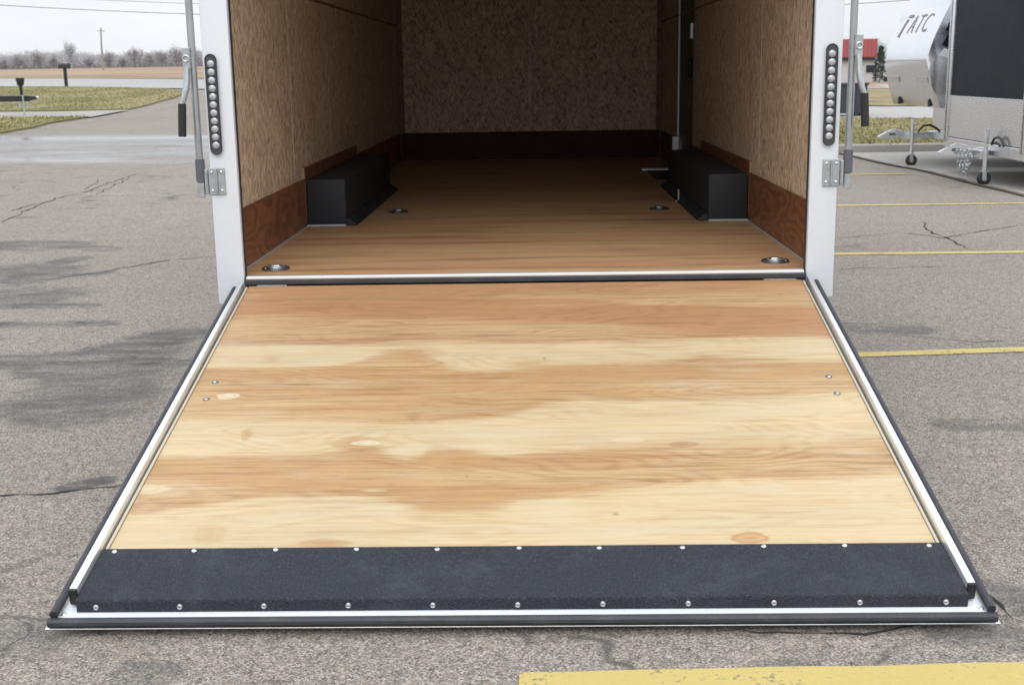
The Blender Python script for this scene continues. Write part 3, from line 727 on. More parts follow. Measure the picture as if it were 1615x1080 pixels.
# locking bars beside the posts
for s in (-1, 1):
    xr = s * 1.334; yr = -.03
    r = MB(); r.tube([(xr, yr, 1.098), (xr, yr, TOP + .02)], .0150, 14); bar = r.build('locking_bar', M['rod'], T)
    b = MB(); b.tube([(xr, yr, 1.006), (xr, yr, 1.0975)], .0195, 14); b.build('bushing', M['sleeve'], bar)
    b = MB(); b.box(xr - .013, xr + .013, yr - .012, yr + .012, .940, 1.0055, .003); b.build('cam_foot', M['zinc'], bar)
    # galvanised keeper on the post corner
    z0, z1 = .950, 1.062; a, bb = s * 1.232, s * 1.302
    p = MB(); p.box(min(a, bb), max(a, bb), -.038, -.0305, z0, z1, .003); kp = p.build('bar_keeper', M['zinc'], T)
    p = MB(); p.box(min(s * 1.303, s * 1.318), max(s * 1.303, s * 1.318), -.040, .05, z0 + .004, z1 - .006, .003).box(min(s * 1.262, s * 1.270), max(s * 1.262, s * 1.270), -.050, -.0385, z0 + .004, z1 - .004, .002); p.build('keeper_plate', M['zinc'], kp)
    for zz in (z0 + .018, z1 - .018):
        for xx in (s * 1.2465, s * 1.286):
            q = MB(); q.dome((xx, -.038, zz), .007, .005, '-y', 10, 3); q.build('screw', M['screw'], kp)
    # latch and swing handle
    xl = s * 1.352; z_l = 1.548 if s < 0 else 1.556
    q = MB(); q.box(min(xl - .016, xl + .016), xl + .016, -.062, -.046, z_l - .088, z_l, .004).box(xl - .020, xl + .020, -.046, -.016, z_l - .06, z_l - .02, .004); hn = q.build('handle_latch', M['zinc'], bar)
    q = MB(); q.tube([(xl, -.058, z_l - .08), (xl + s * .003, -.064, z_l - .14), (xl + s * .006, -.070, 1.385), (xl + s * .016, -.074, 1.345), (xl + s * .026, -.076, 1.320)], [.0125, .0135, .014, .011, .010], 10); q.build('handle_arm', M['zinc'], bar)
    q = MB(); q.tube([(xl + s * .025, -.076, 1.325), (xl + s * .029, -.077, 1.26), (xl + s * .033, -.078, 1.193)], [.0165, .017, .0165], 12); q.build('grip', M['black'], bar)
    q = MB(); q.ring((xl, -.064, z_l - .045), .012, .004, 'y', 14, 6); q.build('padlock_eye', M['zinc'], hn)
# chassis and axles
ch = MB()
for x in (-1.0, 1.0): ch.box(x - .03, x + .03, .1, YF, .46, .575)
for y in (.12, 1.2, 2.0, 3.6, 4.6, 5.6, 6.5): ch.box(-.965, .965, y - .025, y + .025, .47, .574)
ch.build('chassis', M['frame_steel'], T)
for s in (-1, 1):
    for y in (2.28, 3.16):
        w = MB(); w.tube([(s * 1.035, y, .335), (s * 1.05, y, .335), (s * 1.20, y, .335), (s * 1.215, y, .335)], [.30, .335, .335, .30], 28); wl = w.build('wheel', M['black'], T)
        w = MB(); w.tube([(s * 1.2155, y, .335), (s * 1.222, y, .335)], [.20, .16], 20); w.build('rim', M['silver_alu'], wl)
ax = MB()
for y in (2.28, 3.16): ax.tube([(-1.03, y, .335), (1.03, y, .335)], .03, 10)
ax.build('axle', M['frame_steel'], T)

# ramp door: local x across, local -y down the slope, local z off the surface
HZ, BZ, BY = .575, .082, -2.1187
ang = math.atan2(HZ - BZ, -BY)
d = MB(); d.box(-1.217, 1.217, -2.206, -.056, -.052, -.0302, .004)
ramp = d.build('ramp_door', M['white'], T, org=(0, 0, 0)); ramp.location = (0, 0, HZ); ramp.rotation_euler = (ang, 0, 0)
def rp(mb, name, mat): return mb.build(name, M[mat], ramp, org=(0, 0, 0))
p = MB(); p.box(-1.159, 1.159, -.577, -.0445, -.0298, 0, .0012); rp(p, 'ramp_board', 'ramp_wood')
p = MB(); p.box(-1.159, 1.159, -2.152, -.5785, -.0298, -.0004, .0012); rp(p, 'ramp_board', 'ramp_wood')
for s in (-1, 1):
    a, b = s * 1.1755, s * 1.1970
    p = MB(); p.box(min(a, b), max(a, b), -2.149, -.060, -.0298, .024, .003, 2); tube = rp(p, 'side_tube', 'white_tube')
    p = MB(); p.box(min(a, b) - .001, max(a, b) + .001, -2.158, -2.1495, -.024, .0250, .002); p.build('end_cap', M['black'], tube, org=(0, 0, 0))
    p = MB(); p.box(min(s * 1.1605, s * 1.1690), max(s * 1.1605, s * 1.168), -1.939, -.06, -.010, .0040, .0012); rp(p, 'edge_trim', 'trim_beige')
    p = MB(); pts = [(s * 1.2235, -.03 - .02 * k, -.016) for k in range(110)]; p.tube(pts, .0120, 10); rp(p, 'side_seal', 'seal')
p = MB(); p.tube([(-1.2365, -2.219, -.0335), (0, -2.219, -.0335), (1.2365, -2.219, -.0335)], .0135, 10); rp(p, 'bottom_seal', 'seal')
p = MB(); p.box(-1.247, 1.247, -2.2260, -2.2065, -.0515, -.0485, .0008); rp(p, 'bottom_edge', 'alu')
# black flap over the lower end: flat top with a folded front
fl = MB(); prof = [(-1.905, .0005), (-1.905, .0035), (-2.128, .0045), (-2.136, .001), (-2.162, -.027), (-2.170, -.0285), (-2.196, -.0290), (-2.196, -.0297), (-2.120, -.0297), (-2.106, -.0297), (-2.106, .0003)]
fl = MB(); prof = [(-1.941, .0006), (-1.941, .0040), (-2.170, .0060), (-2.175, .0035), (-2.1775, -.0010), (-2.1815, -.0300), (-2.155, -.0300), (-2.155, .0006)]
fl.prism(prof, 'x', -1.173, 1.173); flap = rp(fl, 'ramp_flap', 'flap')
sc = MB(); sc.dome((0, 0, 0), .0078, .0035); scr = sc.build('screw', M['screw'], ramp, org=(0, 0, 0), loc=(-1.138, -1.954, .0040))
for k in range(11):
    if k: again(scr, ramp, (-1.138 + 2.270 * k / 10 + rnd.uniform(-.003, .003), -1.953 + rnd.uniform(-.003, .003), .0041))
    again(scr, ramp, (-1.121 + 2.237 * k / 10, -2.1800, -.0145 + rnd.uniform(-.001, .001)), (1.39, 0, 0))
for x, y in ((-1.097, -.919), (-1.098, -1.046), (1.082, -.925), (1.083, -1.052)):
    q = MB(); q.tube([(x, y, .0002), (x, y, .0012)], [.0122, .0112], 16); rp(q, 'washer', 'dark_steel')
for x, y in ((-1.097, -.919), (-1.098, -1.046), (1.082, -.925), (1.083, -1.052)): again(scr, ramp, (x, y, 0))
for s in (-1, 1):
    again(scr, ramp, (s * 1.207, -2.188, -.030))

# ------------------------------------------------------------------ silver trailers on the right, tongues towards us
def caster(root, x, y, top):
    j = MB(); j.tube([(x, y, .17), (x, y, top - .10)], .026, 12).tube([(x, y, top - .0995), (x, y, top)], [.031, .031], 12); jk = j.build('jack', M['silver_alu'], root)
    c = MB(); c.tube([(x, y, top + .001), (x - .02, y - .03, top + .02), (x - .02, y - .12, top + .02), (x - .02, y - .12, top - .05)], .008, 8); c.build('crank', M['zinc'], jk)
    f = MB(); f.box(x - .045, x + .045, y - .035, y + .035, .158, .1695, .003).box(x - .03, x + .02, y - .035, y - .028, .08, .158, .002).box(x - .03, x + .02, y + .028, y + .035, .08, .158, .002); f.build('fork', M['zinc'], jk)
    w = MB(); w.tube([(x, y - .025, .082), (x, y - .018, .082), (x, y + .018, .082), (x, y + .025, .082)], [.060, .080, .080, .060], 20); wh = w.build('jack_wheel', M['black'], root)
    h_ = MB(); h_.tube([(x, y - .0275, .082), (x, y - .0252, .082)], [.028, .030], 14); h_.build('hub', M['zinc'], wh)
def tongue(root, xc, yc, z, xe):
    b = MB(); b.box(xc + .40, xe, yc - .05, yc + .05, z - .085, z, .006); tb = b.build('tongue_beam', M['silver_alu'], root)
    for s in (-1, 1):
        q = MB(); q.prism([(xc + .75, yc + s * .055), (xc + .95, yc + s * .055), (xe + .35, yc + s * .85), (xe + .22, yc + s * .85)], 'z', z - .084, z - .004); q.build('side_rail', M['silver_alu'], root)
    c = MB(); c.prism([(xc + .02, z - .03), (xc - .02, z - .055), (xc, z - .075), (xc + .45, z - .075), (xc + .45, z + .012), (xc + .22, z + .020), (xc + .10, z + .012)], 'y', yc - .045, yc + .045); cp = c.build('coupler', M['screw'], root)
    l = MB(); l.box(xc + .13, xc + .22, yc - .0475, yc - .0455, z - .04, z - .005, .0005); l.build('latch', M['sleeve'], cp)
    l = MB(); l.tube([(xc + .12, yc, z + .022), (xc + .20, yc, z + .05), (xc + .32, yc, z + .028)], .009, 8); l.build('lever', M['zinc'], cp)
    return tb
def chain(root, x, y, z, n, dx, dy, sag):
    for k in range(n):
        t = k / (n - 1); a = math.pi * t
        p = Vector((x + dx * t, y + dy * t, z - sag * math.sin(a))); L = MB()
        ti = math.atan2(-sag * math.cos(a) * math.pi, dx + 1e-6)
        u_ = Vector((math.cos(ti), 0, math.sin(ti))); v_ = Vector((0, 1, 0)) if k % 2 else Vector((-math.sin(ti), 0, math.cos(ti)))
        L.tube([p + u_ * (.028 * math.cos(q)) + v_ * (.017 * math.sin(q)) for q in [2 * math.pi * i / 12 for i in range(12)]], .0075, 6, closed=True)
        L.build('chain_link', M['zinc'], root)

# nearer one: flat nose, dark graphic above a tread plate stone guard
S2 = thing('silver_trailer', (5.6, 9.9, 0), 'silver trailer nearest on the right, black front panel above diamond tread plate', 'trailer', 'silver aluminium trailers parked on the right')
y0, y1, xf = 8.27, 11.0, 5.48
b = MB(); b.box(xf + .02, xf + 5.2, y0 + .02, y1 - .02, .48, 2.66, .03, 2); b.build('body', M['mirror'], S2)
b = MB(); b.box(xf, xf + .0195, y0 + .10, y1 - .135, 1.02, 2.45, .003); b.build('front_panel', M['graphic'], S2)
b = MB(); b.box(xf - .012, xf + .0195, y0 + .095, y1 - .13, .49, 1.000, .002); b.build('stone_guard', M['diamond'], S2)
b = MB(); b.box(xf - .014, xf + .0195, y0 + .10, y1 - .135, 1.001, 1.0195, .003); b.build('trim_strip', M['silver_alu'], S2)
for ya, yb in ((y0, y0 + .094), (y1 - .129, y1 + .01)):
    b = MB(); b.box(xf - .035, xf + .06, ya, yb, .42, 2.66, .018, 3); cpst = b.build('corner_post', M['silver_alu'], S2)
    for q in (.33, .66):
        g = MB(); g.box(xf - .040, xf - .0355, ya + (yb - ya) * q - .004, ya + (yb - ya) * q + .004, .43, 2.65, .001); g.build('groove_rib', M['sleeve'] if q < .5 else M['screw'], cpst)
b = MB(); b.box(xf - .02, xf + 5.2, y0, y1, .345, .4795, .006); b.build('lower_rail', M['silver_alu'], S2)
tongue(S2, 4.96, 9.6, .425, 5.50); caster(S2, 5.38, 9.22, .64)
b = MB(); b.box(5.33, 5.43, 9.25, 9.545, .30, .41, .006); b.build('jack_bracket', M['silver_alu'], S2)
chain(S2, 5.19, 9.50, .38, 13, .10, 0, .26); chain(S2, 5.15, 9.52, .38, 12, .14, .02, .24); chain(S2, 5.23, 9.48, .37, 11, .08, .03, .20)
cb = MB(); cb.tube([(5.40, 9.1, .49), (5.41, 9.05, .56), (5.42, 8.95, .585), (5.43, 8.85, .55), (5.43, 8.80, .48)], .014, 8).tube([(5.41, 9.12, .485), (5.42, 9.0, .52), (5.43, 8.9, .48)], .012, 8); cb.build('cable_coil', M['black'], S2)
for s, yy in ((-1, y0 + .14), (1, y1 - .14)):
    for xx in (xf + 3.0, xf + 3.85):
        w = MB(); w.tube([(xx, yy - .11, .34), (xx, yy - .09, .34), (xx, yy + .09, .34), (xx, yy + .11, .34)], [.29, .33, .33, .29], 22); w.build('wheel', M['black'], S2)
# farther one: raked nose with lettering
S1 = thing('silver_trailer', (5.5, 12.55, 0), 'silver trailer with raked pointed nose lettered ATC, behind the nearer silver trailer', 'trailer', 'silver aluminium trailers parked on the right')
y0, y1 = 11.62, 13.72
up_ = []
for k in range(11):
    t = k / 10; up_.append(((1 - t) ** 2 * 6.00 + 2 * t * (1 - t) * 5.50 + t * t * 5.47, (1 - t) ** 2 * 2.70 + 2 * t * (1 - t) * 1.80 + t * t * 1.48))
prof = up_ + [(5.50, 1.34), (5.55, 1.12), (5.62, .84), (6.25, .80), (6.25, .46), (10.9, .46), (10.9, 2.70)]
b = MB(); b.prism(prof, 'y', y0, y1)
nose_e = [e for e in b.bm.edges if abs(e.verts[0].co.y - e.verts[1].co.y) < 1e-5 and max(v.co.x for v in e.verts) < 6.05 and min(v.co.z for v in e.verts) > .83]
bmesh.ops.bevel(b.bm, geom=nose_e, offset=.09, segments=5, affect='EDGES', profile=.5)
body = b.build('body', M['mirror'], S1)
def raked(z):
    for (xa, za), (xb, zb_) in zip(up_[:-1], up_[1:]):
        if zb_ <= z <= za: return xb + (xa - xb) * (z - zb_) / (za - zb_)
nx = Vector((-(2.14 - 1.84), 0, raked(2.14) - raked(1.84))).normalized()
ridge = MB(); ridge.tube([(5.468, y0 + .10, 1.48), (5.468, y1 - .10, 1.48)], .009, 8); ridge.build('nose_trim', M['grey_trim'], S1)
for ya, yb in ((y0 + .12, y0 + .62), (y1 - .65, y1 - .12)):
    b = MB(); b.prism([(5.515, 1.255), (5.535, 1.17), (5.524, 1.168), (5.503, 1.253)], 'y', ya, yb); b.build('marker_strip', M['grey_trim'], S1)
b = MB(); b.prism([(6.16, 1.06), (6.16, .86), (5.69, .86), (5.66, .90)], 'y', y0 - .006, y0 - .0005); b.build('side_wedge', M['silver_alu'], S1)  # bright wedge-shaped plate low on the near side
for (xa, za, xb, zb_, hh, mt) in ((5.69, 1.86, 6.6, 1.55, .17, 'graphic'), (5.65, 1.67, 6.6, 1.36, .13, 'graphic'), (5.62, 1.54, 6.6, 1.23, .09, 'white_line')):
    b = MB(); b.prism([(xa, za), (xb, zb_), (xb, zb_ + hh), (xa + .07, za + hh)], 'y', y0 - .005, y0 - .0008); b.build('side_stripe', M[mt], S1)
for ya in (y0 + .18, y1 - .5):
    b = MB(); b.box(5.575, 5.612, ya, ya + .05, .855, .955, .004); b.build('marker_lamp', M['black'], S1)
def lettering():
    cu = bpy.data.curves.new('lettering', 'FONT'); cu.body = 'ATC'; cu.size = .40; cu.extrude = .001; cu.offset = -.004; cu.shear = .22; cu.space_character = 1.3
    o = bpy.data.objects.new('lettering', cu); COL.objects.link(o); bpy.context.view_layer.update()
    me = bpy.data.meshes.new_from_object(o.evaluated_get(bpy.context.evaluated_depsgraph_get())); bpy.data.objects.remove(o); bpy.data.curves.remove(cu)
    rgt = Vector((0, -1, 0)); up = nx.cross(rgt).normalized()
    if up.z < 0: up = -up
    O = Vector((raked(1.86), 13.05, 1.86)) + nx * .006
    mtx = Matrix(((rgt.x, up.x, nx.x, O.x), (rgt.y, up.y, nx.y, O.y), (rgt.z, up.z, nx.z, O.z), (0, 0, 0, 1)))
    me.transform(Matrix.Translation(-Vector(S1['_org'])) @ mtx); me.materials.clear(); me.materials.append(M['ink'])
    q = bpy.data.objects.new('lettering', me); COL.objects.link(q); q.parent = S1
    # slanted mark before the letters
    mk = MB()
    def on(a, b_): return O + rgt * a + up * b_
    for poly in ([(-.36, -.05), (-.29, -.05), (-.20, .22), (-.25, .22)], [(-.26, .25), (-.06, .25), (-.05, .29), (-.23, .29)]):
        A = [mk.bm.verts.new(on(*p) + nx * .003) for p in poly]; B = [mk.bm.verts.new(on(*p) - nx * .002) for p in poly]
        mk.bm.faces.new(A); mk.bm.faces.new(B[::-1])
        for i in range(4): mk.bm.faces.new((A[i], B[i], B[(i + 1) % 4], A[(i + 1) % 4]))
    mk.build('emblem', M['ink'], S1)
lettering()
tongue(S1, 5.12, 12.52, .47, 6.3); caster(S1, 5.55, 12.37, .66)
b = MB(); b.box(5.50, 5.60, 12.40, 12.466, .37, .46, .006); b.build('jack_bracket', M['silver_alu'], S1)
b = MB(); b.box(6.0, 6.28, 12.3, 13.1, .36, .458, .005); b.build('lower_rail', M['silver_alu'], S1)
b = MB(); b.tube([(5.34, 12.71, .39), (5.335, 12.71, .20)], .010, 8); b.build('breakaway_pin', M['zinc'], S1)
b = MB(); b.tube([(5.70, 12.60, .48), (5.76, 12.55, .56), (5.84, 12.52, .57), (5.93, 12.5, .52), (5.98, 12.5, .475)], .016, 8); b.build('cable_coil', M['black'], S1)
for yy in (y0 + .14, y1 - .14):
    for xx in (8.6, 9.45):
        w = MB(); w.tube([(xx, yy - .11, .34), (xx, yy - .09, .34), (xx, yy + .09, .34), (xx, yy + .11, .34)], [.29, .33, .33, .29], 22); w.build('wheel', M['black'], S1)

S1.location = Vector(S1.location) + Vector((-.13, .33, 0)); S2.location = Vector(S2.location) + Vector((.02, .50, 0))

# ------------------------------------------------------------------ black utility trailer whose tongue enters from the left
j = on_ground(42, 186); jx, jy, jz = j
U = thing('utility_trailer', (jx - 3.5, jy, jz), 'low black utility trailer whose tongue and jack enter at the left edge', 'trailer')
b = MB(); b.box(jx - 3.2, jx + .10, jy - .07, jy + .07, jz + .43, jz + .58, .008); b.build('tongue_beam', M['frame_steel'], U)
b = MB(); b.prism([(jx + .101, jz + .44), (jx + .101, jz + .575), (jx + .30, jz + .555), (jx + .33, jz + .50), (jx + .28, jz + .475)], 'y', jy - .05, jy + .05); cp = b.build('coupler', M['frame_steel'], U)
b = MB(); b.tube([(jx + .331, jy, jz + .535), (jx + .385, jy, jz + .535)], [.026, .022], 10); b.build('coupler_tip', M['screw'], cp)
b = MB(); b.tube([(jx - .03, jy - .11, jz + .60), (jx - .03, jy - .11, jz + .90)], .042, 12); jk = b.build('jack', M['frame_steel'], U)
b = MB(); b.tube([(jx - .03, jy - .11, jz + .84), (jx - .03, jy - .11, jz + .87), (jx - .03, jy - .11, jz + 1.02), (jx - .03, jy - .11, jz + 1.05)], [.065, .085, .115, .11], 14); b.build('crank_cap', M['cap_grey'], jk)
b = MB(); b.tube([(jx - .0, jy - .11, jz + .06), (jx - .0, jy - .11, jz + .5995)], .026, 10).tube([(jx, jy - .11, jz), (jx, jy - .11, jz + .0595)], [.07, .045], 12); b.build('jack_foot', M['zinc'], jk)
b = MB(); b.box(jx - .14, jx - .08, jy - .12, jy - .075, jz + .26, jz + .43, .004).box(jx + .07, jx + .12, jy - .10, jy - .075, jz + .24, jz + .43, .004); b.build('chain_hanger', M['zinc'], U)
b = MB(); b.box(jx - 7.2, jx - 3.2, jy - 1.0, jy + 1.0, jz + .44, jz + .60, .01); b.build('deck', M['frame_steel'], U)
for s in (-1, 1):
    b = MB(); b.box(jx - 7.2, jx - 3.2, jy + s * 1.0 - .025, jy + s * 1.0 + .025, jz + .85, jz + .90, .005)
    for xx in (-7.17, -5.2, -3.23): b.box(jx + xx - .02, jx + xx + .02, jy + s * 1.0 - .02, jy + s * 1.0 + .02, jz + .601, jz + .849, .003)
    b.build('side_rail', M['frame_steel'], U)
    w = MB(); yy = jy + s * 1.13; w.tube([(jx - 5.3, yy - .1, jz + .31), (jx - 5.3, yy - .08, jz + .31), (jx - 5.3, yy + .08, jz + .31), (jx - 5.3, yy + .1, jz + .31)], [.27, .32, .32, .27], 22); w.build('wheel', M['black'], U)

# ------------------------------------------------------------------ mailbox, bin, building, poles and wires
mp = on_ground(105, 138.5); mx_, my_, mz_ = mp
MBX = thing('mailbox', (mx_, my_, mz_), 'black mailbox on a thick dark post beside the road at the left', 'mailbox')
b = MB(); b.box(mx_ - .075, mx_ + .075, my_ - .075, my_ + .075, mz_ - .1, mz_ + .98, .012); b.build('post', M['frame_steel'], MBX)
hw = .28; prof = [(my_ - .14, mz_ + .981), (my_ + .14, mz_ + .981)] + [(my_ + .14 * math.cos(math.pi * k / 10), mz_ + 1.14 + .11 * math.sin(math.pi * k / 10)) for k in range(11)]
b = MB(); b.prism(prof, 'x', mx_ - hw, mx_ + hw); bx = b.build('box', M['frame_steel'], MBX)
b = MB(); b.box(mx_ - .03, mx_ + .10, my_ - .02, my_ + .02, mz_ + 1.252, mz_ + 1.30, .004); b.build('newspaper_clip', M['screw'], bx)
b = MB(); b.box(mx_ + hw + .001, mx_ + hw + .015, my_ - .12, my_ + .12, mz_ + 1.0, mz_ + 1.2, .003); b.build('door', M['black'], bx)

bp = on_ground(1340, 184); bx_, by_, bz_ = bp
BN = thing('utility_bin', (bx_, by_, bz_), 'dark grey wheeled bin standing at the roadside beyond the right post', 'bin')
b = MB(); b.prism([(bx_ - .62, bz_ + .10), (bx_ + .30, bz_ + .10), (bx_ + .36, bz_ + .86), (bx_ - .68, bz_ + .86)], 'y', by_ - .4, by_ + .4); b.build('body', M['bin'], BN)
b = MB(); b.box(bx_ - .72, bx_ + .40, by_ - .44, by_ + .44, bz_ + .861, bz_ + .93, .02, 2); b.build('lid', M['bin'], BN)
for dx in (-.5, .18):
    for dy in (-.3, .3):
        b = MB(); b.tube([(bx_ + dx, by_ + dy - .03, bz_ + .07), (bx_ + dx, by_ + dy + .03, bz_ + .07)], .07, 12); b.build('wheel', M['black'], BN)
for dx in (-.4, -.16, .08):
    b = MB(); b.box(bx_ + dx - .02, bx_ + dx + .02, by_ - .42, by_ - .401, bz_ + .14, bz_ + .80, .004); b.build('rib', M['bin'], BN)

g = on_ground(1380, 131); gx, gy, gz = g
RB = thing('low_building', (gx, gy, gz), 'long low white building with a red metal roof across the road on the right', 'building')
b = MB(); b.box(gx - 7, gx + 1.3, gy, gy + 7, gz - .2, gz + 1.85, .01); b.build('wall', M['siding'], RB)
b = MB(); b.box(gx - 7.3, gx - .02, gy - .30, gy + 7.3, gz + 1.86, gz + 3.2, .03)
for k in range(24): b.box(gx - 7.25 + k * .31, gx - 7.20 + k * .31, gy - .33, gy - .302, gz + 1.90, gz + 3.16, .006)
b.build('roof', M['red'], RB)
b = MB(); b.box(gx - 7.25, gx - .1, gy - .28, gy - .001, gz + 1.66, gz + 1.85); b.build('soffit', M['black'], RB)
for xa, za, w_, h_ in ((-1.62, .95, .55, .45), (-.72, .75, .62, .55), (.62, .02, .5, .42), (-3.2, 1.1, .35, .25), (-3.3, .1, .4, .35), (-4.4, .8, .5, .5)):
    b = MB(); b.box(gx + xa - .05, gx + xa + w_ + .05, gy - .05, gy - .002, gz + za - .05, gz + za + h_ + .05, .006); fr = b.build('window', M['siding'], RB)
    b = MB(); b.box(gx + xa, gx + xa + w_, gy - .06, gy - .0505, gz + za, gz + za + h_); b.build('pane', M['win'], fr)
b = MB(); b.tube([(gx - .02, gy - .06, gz + 1.6), (gx - .02, gy - .06, gz + .2)], .06, 8); b.build('downpipe', M['black'], RB)

def shrub(px, base_px, hgt, rad, name, label, cat):
    P = on_ground(px, base_px); e = thing(name, P, label, cat)
    t = MB(); t.tube([P, P + Vector((0, 0, hgt * .4))], [rad * .12, rad * .07], 6); t.build('trunk', M['bark'], e)
    bm = MB()
    for k in range(900):
        z = rnd.random() ** .8; r = rad * (1 - z) ** .6 * rnd.uniform(.3, 1.05); a = rnd.uniform(0, 6.28)
        c = P + Vector((r * math.cos(a), r * math.sin(a), hgt * (.06 + .94 * z))); s_ = rad * rnd.uniform(.12, .26)
        vs = [bm.bm.verts.new(c + Vector((rnd.uniform(-s_, s_), rnd.uniform(-s_, s_), rnd.uniform(-s_, s_)))) for _ in range(3)]; bm.bm.faces.new(vs)
    bm.build('crown', M['evergreen'], e, smooth=False)
shrub(1387, 132.5, 2.6, .55, 'evergreen_shrub', 'dark narrow evergreen at the right end of the red roofed building', 'shrub')

# power lines over the road, hung between two poles out of view at the sides
PY = 75.0
def util_pole(x, label):
    z = terrain(x, PY); e = thing('utility_pole', (x, PY, z), label, 'pole')
    b = MB(); b.tube([(x, PY, z - .2), (x, PY, 10.4)], [.17, .11], 12); b.build('shaft', M['pole_wood'], e)
    b = MB(); b.box(x - .06, x + .06, PY - .9, PY + .9, 9.75, 9.87, .01); b.build('crossarm', M['pole_wood'], e)
    return e
util_pole(-60, 'wooden utility pole carrying wires left of the road'); util_pole(60, 'wooden utility pole carrying wires right of the road')
def wire(zc, k, y, lab, r):
    b = MB(); b.tube([(x, y, zc + k * x * x) for x in range(-60, 61, 3)], r, 6); tag(b.build('power_line', M['wire'], None), lab, 'wire', 'power lines over the road')
wire(4.66, .00112, PY - .6, 'lower power line crossing the pale sky', .022)
wire(5.35, .00112, PY + .6, 'upper power line crossing the pale sky above the other', .014)
pt, pb = at_depth(159, 44, 170), at_depth(162, 96, 170)
FP = thing('far_pole', (pb.x, pb.y, terrain(pb.x, pb.y)), 'thin far pole rising above the bare trees on the left', 'pole')
b = MB(); b.tube([(pb.x, pb.y, terrain(pb.x, pb.y) - .3), (pb.x, pb.y, pb.z + 2), tuple(pt)], [.16, .13, .09], 8); b.build('shaft', M['pole_wood'], FP)
b = MB(); b.box(pt.x - .5, pt.x + .5, pt.y - .05, pt.y + .05, pt.z - .5, pt.z - .4, .01); b.build('crossarm', M['pole_wood'], FP)

# ------------------------------------------------------------------ bare trees along the field
def tree(px, top_py, Y, w_px, label, mat='twig', form='round', group='bare trees along the far side of the field', nb=None):
    base = at_depth(px, 100, Y); x = base.x; z0 = terrain(x, Y); top = at_depth(px, top_py, Y).z; H = top - z0; Wd = w_px / FL * (Y + 5) / 2
    e = thing('bare_tree', (x, Y, z0), label, 'tree', group)
    R = random.Random(int(px * 13 + top_py)); limbs, tw = MB(), MB(); B = Vector((x, Y, z0)); tall = form == 'tall'
    trunk = [B + Vector((R.uniform(-.02, .02) * H * t, 0, H * t)) for t in (0, .2, .4, .6, .8 if tall else .7)]
    limbs.tube(trunk, [H * .022, H * .018, H * .014, H * .009, H * .004], 6, caps=False)
    cz, rz = (.60, .42) if tall else (.58, .44)
    def inside(k):
        a, c_, r = R.uniform(0, 6.283), R.uniform(-1, 1), R.random() ** k; q = math.sqrt(1 - c_ * c_)
        lump = 1 + .55 * mnoise.noise(Vector((math.cos(a) * q * 1.6 + px, math.sin(a) * q * 1.6, c_ * 1.6)))
        return B + Vector((math.cos(a) * q * r * Wd * lump, math.sin(a) * q * r * Wd * lump, H * (cz + rz * c_ * r * lump)))
    nodes = []
    for k in range(26):                # limbs from the trunk into the crown
        e_ = B.lerp(inside(.6), .8); t = R.uniform(.18, .62); st = B + Vector((0, 0, H * t)); e_.z = max(e_.z, st.z + H * .04)
        m_ = st.lerp(e_, .5) + Vector((R.uniform(-.05, .05) * H, R.uniform(-.05, .05) * H, R.uniform(-.04, .02) * H))
        limbs.tube([st, m_, e_], [H * .008, H * .006, H * .003], 4, caps=False); nodes += [m_, st.lerp(m_, .5), m_.lerp(e_, .5), e_]
    for k in range(330):               # twigs fan out from the nearest limb to fill the crown
        e_ = inside(.42); nd = min(R.sample(nodes, 22), key=lambda n_: (n_ - e_).length + max(0, n_.z - e_.z) * 1.5)
        m_ = nd.lerp(e_, .55) + Vector((R.uniform(-.03, .03), R.uniform(-.03, .03), R.uniform(-.02, .05))) * H
        tw.tube([nd, m_, e_], [.032, .024, .012], 3, caps=False)
        for q in range(2):
            f_ = m_ + (e_ - m_) * R.random(); tw.tube([f_, f_ + Vector((R.uniform(-.07, .07), R.uniform(-.07, .07), R.uniform(-.01, .08))) * H], [.022, .012], 3, caps=False)
    tr = limbs.build('trunk', M['bark'] if mat == 'twig' else M[mat], e); tw.build('crown', M[mat], e, smooth=False)
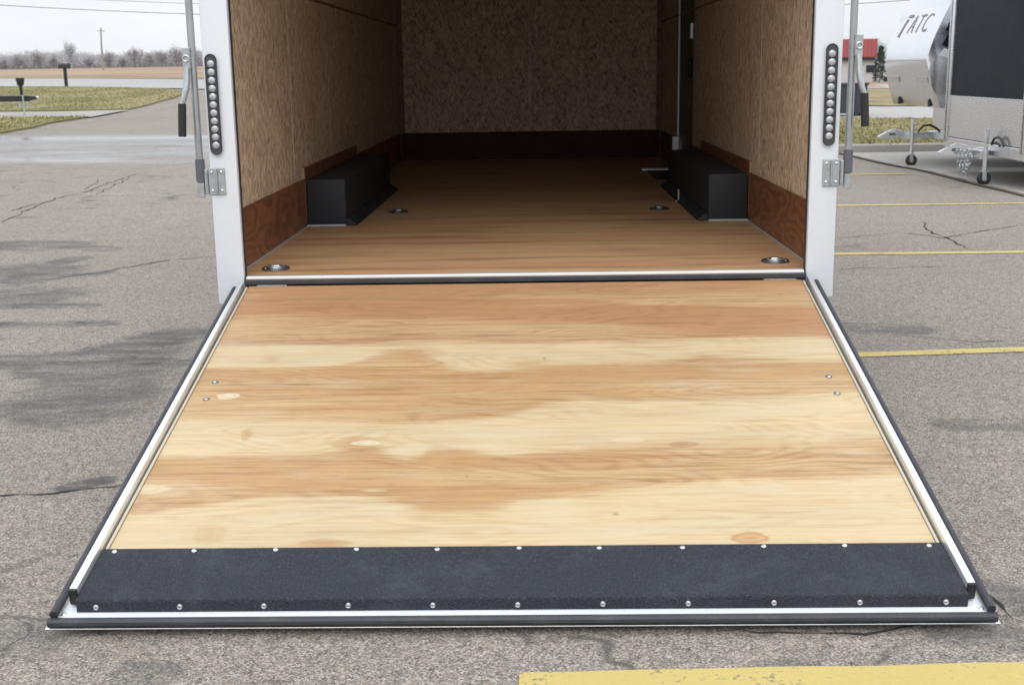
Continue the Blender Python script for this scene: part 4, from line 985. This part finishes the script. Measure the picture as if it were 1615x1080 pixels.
TREES = [(6, 92, 262, 22, 'low bare tree at the very left edge of the treeline'), (28, 86, 270, 24, 'bare tree with a wide flat crown, second from the left edge'),
         (60, 80, 275, 30, 'broad bare tree left of the tall pale tree, spreading crown'), (84, 88, 268, 22, 'short bare tree just left of the tall pale tree'),
         (112, 64, 262, 24, 'tall pale bare tree, highest crown in the left treeline', 'pale_twig', 'tall'), (140, 88, 270, 22, 'short bare tree just right of the tall pale tree'),
         (171, 80, 272, 26, 'rounded bare tree just right of the far pole'), (194, 90, 268, 20, 'low bare tree between the two rounded trees'), (212, 73, 266, 36, 'largest rounded bare tree in the middle of the treeline'),
         (236, 83, 272, 22, 'small bare tree right of the largest rounded tree'), (256, 78, 268, 28, 'bare tree with thin upright limbs, left of the locking bar'), (279, 72, 266, 30, 'high bare tree close behind the left locking bar'), (306, 74, 270, 32, 'bare tree seen between the left locking bar and the white post'),
         (1332, 72, 240, 40, 'bare tree showing above the left end of the red roof'), (1384, 62, 235, 34, 'bare tree above the right end of the red roof', 'pale_twig')]
for t in TREES: tree(*t[:5], *(t[5:]))
# the wood behind them reads as one mass
def wood():
    vs, fs = [], []; R = random.Random(3)
    for k in range(26000):
        Y = R.uniform(286, 330); x = R.uniform(-230, 190) if k % 3 == 0 else R.uniform(-185, -60)
        hmax = 4.4 + 2.6 * mnoise.noise(Vector((x * .07, 0, 0))) + 1.6 * mnoise.noise(Vector((x * .25, 4, 0)))
        z = terrain(x, Y) - .2; h_ = hmax * R.uniform(.25, 1.0) ** .7; w_ = R.uniform(.025, .08); a = R.uniform(0, 3.14); lx, ly = R.uniform(-1.1, 1.1), R.uniform(-1, 1)
        c, s = math.cos(a) * w_, math.sin(a) * w_; i = len(vs)
        vs += [(x - c, Y - s, z), (x + c, Y + s, z), (x + s, Y - c, z), (x + lx, Y + ly, z + h_)]; fs += [(i, i + 1, i + 3), (i + 1, i + 2, i + 3), (i + 2, i, i + 3)]
        for q in range(2):
            t = R.uniform(.3, .8); bx, bz = x + lx * t, z + h_ * t; i = len(vs); e = R.choice((-1, 1)) * R.uniform(.5, 1.6)
            vs += [(bx, Y, bz), (bx + .08, Y + .08, bz + .1), (bx + e, Y + R.uniform(-.8, .8), bz + R.uniform(.4, 1.3))]; fs.append((i, i + 1, i + 2))
    me = bpy.data.meshes.new('far_wood'); me.from_pydata(vs, [], fs); me.materials.append(M['twig'])
    o = bpy.data.objects.new('far_wood', me); COL.objects.link(o); kind(o, 'stuff')
wood()

for o in bpy.data.objects:
    if '_org' in o: del o['_org']
